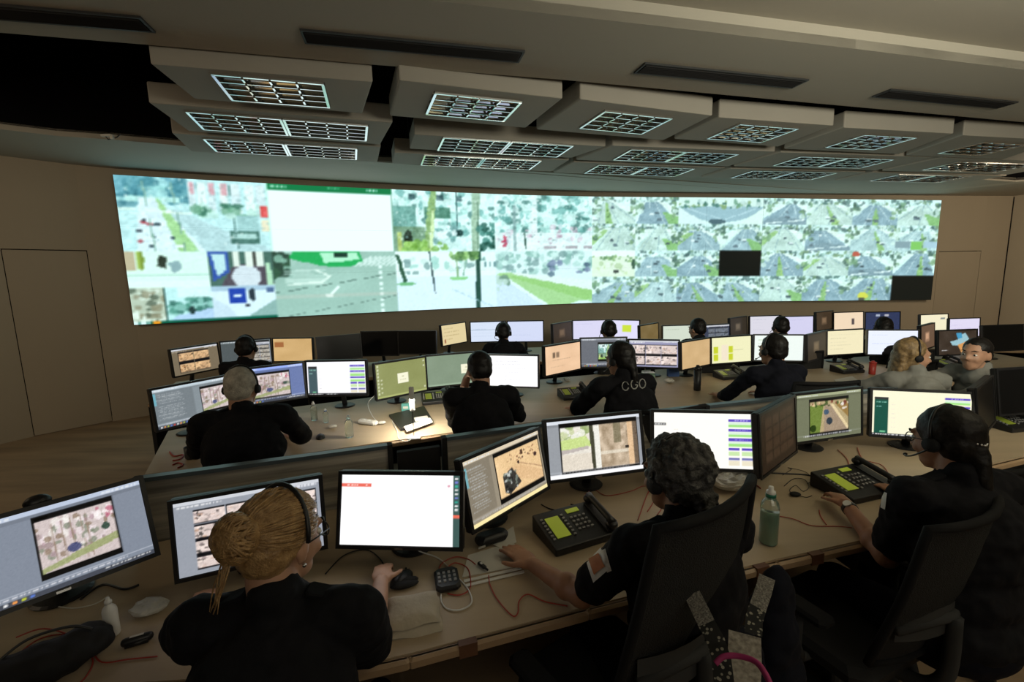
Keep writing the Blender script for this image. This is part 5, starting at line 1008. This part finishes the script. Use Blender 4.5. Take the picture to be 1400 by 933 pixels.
# bottles
def bottle(px,py,z,h,r,label,m='clear',capm='white',neck=True,name='bottle',pump=False,cat='bottle',collar=None,fill=None):
    p=on(px,py,z) ; t=thing(name,label,cat,(p.x,p.y,z),0)
    g=G(); g.lathe([(r*.9,.001),(r,.006),(r,h*.66),(r*.85,h*.74),(r*.42,h*.82),(r*.40,h*.86)],n=20); g.build('bottle_body',M[m],t,True)
    if fill: g=G(); g.lathe([(r*.84,.004),(r*.92,.01),(r*.92,h*.55)],n=20); g.build('liquid',M[fill],t,True)
    g=G(); g.lathe([(r*.5,h*.85),(r*.5,h*.92),(r*.30,h*.93),(r*.26,h)],n=16)
    g.build('cap' if not pump else 'spray_top',M[capm],t,True)
    if collar: g=G(); g.lathe([(r*.56,h*.82),(r*.56,h*.88)],n=16); g.build('collar',M[collar],t,True)
    return t
bottle(155,868,.741,.125,.019,'small white spray bottle beside the black bag, lower left',m='white',pump=True,name='spray_bottle')
bottle(1050,742,.741,.235,.034,'clear green hand sanitizer bottle with a white pump, behind the office chair',m='clear',collar='green',pump=True,name='sanitizer_bottle',fill='gel')
bottle(1338,618,.741,.13,.022,'small red bottle with a yellow cap beside the right woman\'s shoulder',m='redp',capm='yel',collar='yel',name='sauce_bottle')
# left black bag
p=on(62,905,.78); t=thing('black_bag','black soft bag on the desk at the lower left corner','bag',(p.x,p.y,.741),.45); g=G(); g.ell((0,0,.04),(.13,.075,.05)); g.ell((.07,.03,.045),(.07,.06,.045)); g.ell((-.09,-.02,.03),(.07,.06,.035)); remesh('bag_body',g,M['blackm'],.009,t,(0,0,0),4,(.012,16)); g=G(); g.tube(catmull([(-.1,.0,.07),(-.04,.03,.10),(.05,.03,.105),(.1,.02,.085)]),.004,6); g.build('zip',M['dgrey'],t,True)
p=on(188,876,.75); t=thing('stapler','black rounded device with a pale label beside the blond woman\'s elbow','device',(p.x,p.y,.741),.45); g=G(); g.cap((-.028,0,.013),(.028,0,.013),.0125,.0125,14); g.box((0,0,.008),(.056,.03,.012)); g.build('device_body',M['black'],t,True); g=G(); g.box((.0,-.0,.0262),(.034,.008,.001)); g.build('label_strip',M['paper'],t)
def crumple(px,py,z,r,m,name,label,cat,rz=0,fl=.4):
    p=on(px,py,z); t=thing(name,label,cat,(p.x,p.y,z),rz); g=G(); rr=random.Random(int(px)); 
    g.ell((0,0,r*fl),(r,r*.8,r*fl),None,22,14); g.v=[tuple(Vector(v)*(1+.22*noise.noise(Vector(v)*60)+.12*noise.noise(Vector(v)*150))) for v in g.v]; g.build('crumpled_sheet',M[m],t); return t
crumple(205,835,.745,.055,'bagp','plastic_wrapper','crumpled clear plastic wrapper between the white spray bottle and the blond woman','wrapper',fl=.25)
crumple(996,668,.745,.10,'bagp','plastic_bag','crumpled translucent plastic bag behind the curly haired woman\'s head','plastic bag',fl=.5)
# cords tangle with a small black disc, right of the sanitizer
p=on(1087,677,.745); t=thing('coin_pouch','small round black pouch in a tangle of thin cords','pouch',(p.x,p.y,.741)); g=G(); g.ell((0,0,.008),(.026,.018,.010)); g.build('pouch_body',M['blackm'],t,True)
cable([(1072,665),(1085,655),(1100,656),(1106,666),(1098,672),(1088,664),(1080,672),(1100,680),(1110,678)],.0016,'black','tangled thin black cord around the small round pouch')
cable([(1070,650),(1082,642),(1078,640),(1100,645),(1110,655),(1104,662)],.0016,'black','thin black wire curl above the small round pouch')
# backpack hanging behind the curly haired woman's chair
def backpack():
    p=on(1005,905,.72); t=thing('backpack','dark backpack with patterned pale straps hanging on the chair back','backpack',(p.x,p.y,.0),.36)
    g=G(); g.ell((0,.03,.60),(.15,.08,.20)); g.ell((.02,.0,.50),(.15,.10,.16)); g.ell((0,.03,.74),(.10,.05,.08)); remesh('bag_body',g,M['navy'],.012,t,(0,0,0),4,(.014,10))
    t.matrix_basis=Matrix.Translation((p.x,p.y,0))@Matrix.Rotation(.36,4,'Z'); return t
BK=backpack()
def strip_px(t,cl,w,d,name,m,th=.006,label=None):
    # ribbon through pixel centre line at distance d (real distance from the viewpoint), laid as a real strap
    P=[Vector((0,0,CAMH))+ray(x,y).normalized()*dd for (x,y),dd in zip(cl,d)]; g=G(); n=len(P); V=[]
    for i,p in enumerate(P):
        tg=(P[min(i+1,n-1)]-P[max(i-1,0)]).normalized(); nn=(Vector((0,0,CAMH))-p).normalized(); s=tg.cross(nn).normalized()*w/2; 
        V+=[p-s,p+s,p+s-nn*th,p-s-nn*th]
    Fs=[(0,1,2,3),((n-1)*4+3,(n-1)*4+2,(n-1)*4+1,(n-1)*4)]
    for i in range(n-1):
        for k in range(4): Fs.append((i*4+k,(i+1)*4+k,(i+1)*4+(k+1)%4,i*4+(k+1)%4))
    Mi=t.matrix_basis.inverted(); g.add([Mi@v for v in V],Fs); o=g.build(name,M[m],t)
    if label: o['label']=label
    return o
M['dots']=mat('dotted_strap',(.02,.02,.02),.9)
nt=M['dots'].node_tree; vo=nt.nodes.new('ShaderNodeTexVoronoi'); vo.inputs['Scale'].default_value=95; cr=nt.nodes.new('ShaderNodeValToRGB'); cr.color_ramp.elements[0].position=.28; cr.color_ramp.elements[0].color=(.34,.32,.26,1); cr.color_ramp.elements[1].position=.36; cr.color_ramp.elements[1].color=(.015,.015,.015,1)
tc=nt.nodes.new('ShaderNodeTexCoord'); nt.links.new(tc.outputs['Object'],vo.inputs['Vector']); nt.links.new(vo.outputs['Distance'],cr.inputs[0]); nt.links.new(cr.outputs[0],nt.nodes['Principled BSDF'].inputs['Base Color'])
strip_px(BK,[(946,812),(955,830),(966,853)],.040,[1.36,1.34,1.32],'strap_upper','weave')
strip_px(BK,[(966,853),(978,875),(986,900),(990,935)],.040,[1.32,1.30,1.28,1.26],'strap_lower','dots')
strip_px(BK,[(1049,789),(1044,808),(1036,831)],.036,[1.46,1.43,1.40],'strap_upper','weave')
strip_px(BK,[(1036,831),(1031,848),(1030,868)],.036,[1.40,1.38,1.35],'strap_lower','dots')
strip_px(BK,[(1018,867),(1018,900),(1014,950)],.066,[1.34,1.31,1.27],'front_flap','grain',.01)
strip_px(BK,[(992,880),(1000,905)],.04,[1.33,1.31],'strap_lower','dots')
P=[Vector((0,0,CAMH))+ray(x,y).normalized()*d for x,y,d in [(978,908,1.25),(990,898,1.25),(1012,898,1.25),(1034,906,1.24),(1048,925,1.22),(1056,945,1.20)]]
g=G(); g.tube([BK.matrix_basis.inverted()@p for p in catmull(P)],.006,8); o=g.build('drawcord',M['magenta'],BK,True); o['label']='magenta cord'
# dark jacket over the same chair
t=thing('jacket','dark navy jacket draped over the chair beside the backpack','jacket',(*on(1058,845,.74)[:2],0),.42); g=G(); g.ell((0,0,.70),(.085,.06,.22)); g.ell((.02,.0,.52),(.09,.07,.2)); remesh('jacket_cloth',g,M['navy'],.014,t,(0,0,0),4,(.02,9))
# ---- middle desk things
def lamp():
    p=on(566,600,.741); t=thing('led_desk_lamp','white slim desk lamp, lit, on the middle desk','lamp',(p.x,p.y,.741)); 
    g=G(); g.box((0,0,.006),(.085,.05,.011),None,.01); g.build('lamp_base',M['white'],t)
    g=G(); g.tube([(0,0,.01),(0,.0,.20)],.003,8); g.build('stem',M['steel'],t)
    g=G(); g.box((0,.0,.275),(.034,.012,.17),None,.006); g.build('lamp_head',M['white'],t,bev=.003)
    g=G(); g.box((0,.0085,.275),(.026,.004,.15)); o=g.build('light_strip',M['lampw'],t)
    return t
L_=lamp()
l=bpy.data.lights.new('led_lamp_light','AREA'); l.energy=7; l.color=(1,.93,.78); l.size=.12; l.shape='SQUARE'; o=bpy.data.objects.new('led_lamp_light',l); COL.objects.link(o); o.location=Vector(L_.location)+Vector((0,.03,.30)); o.rotation_euler=(math.radians(38),0,0)
cable([(562,601),(555,604),(545,600),(543,590),(538,580),(535,572)],.0028,'white','white cord from the lit lamp to the white power strip')
cable([(512,541,.86),(503,552,.8),(508,567,.76),(514,575)],.0028,'white','white cord hanging from the olive desktop monitor')
p=on(503,577,.76); t=thing('power_strip','white power strip on the middle desk left of the lit lamp','power strip',(p.x,p.y,.741),-.45); g=G(); g.box((0,0,.017),(.17,.055,.032),None,.012); g.build('strip_body',M['white'],t)
for i in range(3): g=G(); g.tube([(-.05+.05*i,0,.033),(-.05+.05*i,0,.036)],.014,12); g.build('socket',M['paper'],t)
crumple(522,580,.745,.03,'paper','plug_adapter','small white crumpled wrapper beside the power strip','wrapper')
t=slab([(532,570),(580,558),(592,578),(548,590)],.742,.018,'black','document_tray','black document tray left of the seated man, under the lit lamp','tray')
slab([(552,584),(588,572),(592,578),(556,591)],.762,.004,'paper','paper_sheet','white papers in the front of the black document tray','paper')
slab([(566,572),(584,569),(586,573),(568,577)],.763,.004,'paper','paper_slip','small white card in the middle of the black document tray','paper')
p=on(555,560,.76); t=thing('teal_box','small teal carton standing behind the document tray','box',(p.x,p.y,.742),.1); g=G(); g.box((0,0,.035),(.065,.03,.07)); g.build('carton',M['teal'],t); g=G(); g.box((0,-.0155,.038),(.04,.001,.02)); g.build('print',M['paper'],t)
bottle(478,598,.741,.155,.028,'clear plastic bottle beside the white power strip',m='clear',capm='clear')
bottle(446,578,.741,.11,.020,'small bottle with a blue label behind the clear bottle',m='clear',capm='white',collar='bluep')
bottle(430,575,.741,.15,.024,'tall translucent bottle right of the white haired man\'s arm',m='clear',capm='white')
crumple(455,585,.745,.03,'paper','tissue','crumpled tissue between the bottles on the middle desk','tissue')
p=on(438,597,.75); t=thing('computer_mouse','black mouse on the middle desk right of the white haired man','mouse',(p.x,p.y,.741),.4); g=G(); g.ell((0,0,0),(.03,.05,.025)); g.build('mouse_shell',M['black'],t,True); g=G(); g.tube([(0,.03,.02),(0,.042,.015)],.003,6); g.build('scroll_wheel',M['dgrey'],t)
for (pts,l) in (([(232,618),(238,624),(250,622),(246,628),(236,630)],'red cord heap at the left end of the middle desk'),([(236,636),(244,633),(250,636),(243,640)],'short red cord below the heap at the left desk end')): cable(pts,.0045,'redp',l)
p=on(262,625,.75); t=thing('tape_roll','small dark mug beside the white haired man\'s chair','mug',(p.x,p.y,.741)); g=G(); g.lathe([(.03,.001),(.034,.01),(.036,.075),(.033,.075),(.03,.012)],n=18); g.build('mug_body',M['dgrey'],t,True); g=G(); g.tube(catmull([(.034,0,.06),(.055,0,.055),(.055,0,.025),(.034,0,.018)]),.005,8); g.build('mug_handle',M['dgrey'],t,True)
def cyl_thing(px,py,h,r,name,label,cat,m,capm):
    p=on(px,py,.741); t=thing(name,label,cat,(p.x,p.y,.741)); g=G(); g.lathe([(r*.85,.001),(r*.9,.01),(r,h*.82)],n=20); g.build('cup_body',M[m],t,True); g=G(); g.lathe([(r*1.05,h*.82),(r*1.05,h*.90),(r*.5,h*.94),(r*.4,h)],n=20); g.build('lid',M[capm],t,True)
cyl_thing(953,534,.235,.034,'tumbler','tall black tumbler on the middle desk','tumbler','black','black')
cyl_thing(1192,512,.14,.032,'cup','red cup on the middle desk','cup','redp','redp')
slab([(800,532),(810,528),(814,534),(808,541)],.745,.002,'white','paper_note','bright white note left of the lettered shirt','paper')
crumple(915,523,.745,.045,'paper','cleaning_wipe','crumpled pale wipe on the middle desk right of the lettered shirt','wipe')
p=on(886,522,.76); t=thing('plastic_tub','pale teal plastic tub beside the lettered shirt','tub',(p.x,p.y,.741)); g=G(); g.box((0,0,.05),(.12,.08,.10),None,.015); g.build('tub_body',M['gel'],t); g=G(); g.box((0,0,.106),(.125,.085,.012),None,.015); g.build('tub_lid',M['gel'],t)
p=on(920,512,.76); t=thing('blue_carton','dark blue carton on the middle desk below the six picture monitor','box',(p.x,p.y,.741)); g=G(); g.box((0,0,.05),(.11,.06,.10)); g.build('carton',M['bluep'],t); g=G(); g.box((0,0,.101),(.112,.062,.003)); g.build('carton_flap',M['bluep'],t)
crumple(775,520,.745,.035,'bagp','cable_bundle','pale crumpled wrapper left of the peach monitor\'s phone','wrapper')
slab([(1140,520),(1165,515),(1172,520),(1148,526)],.742,.004,'paper','notebook','pale notebook on the middle desk left of the red cup','notebook')
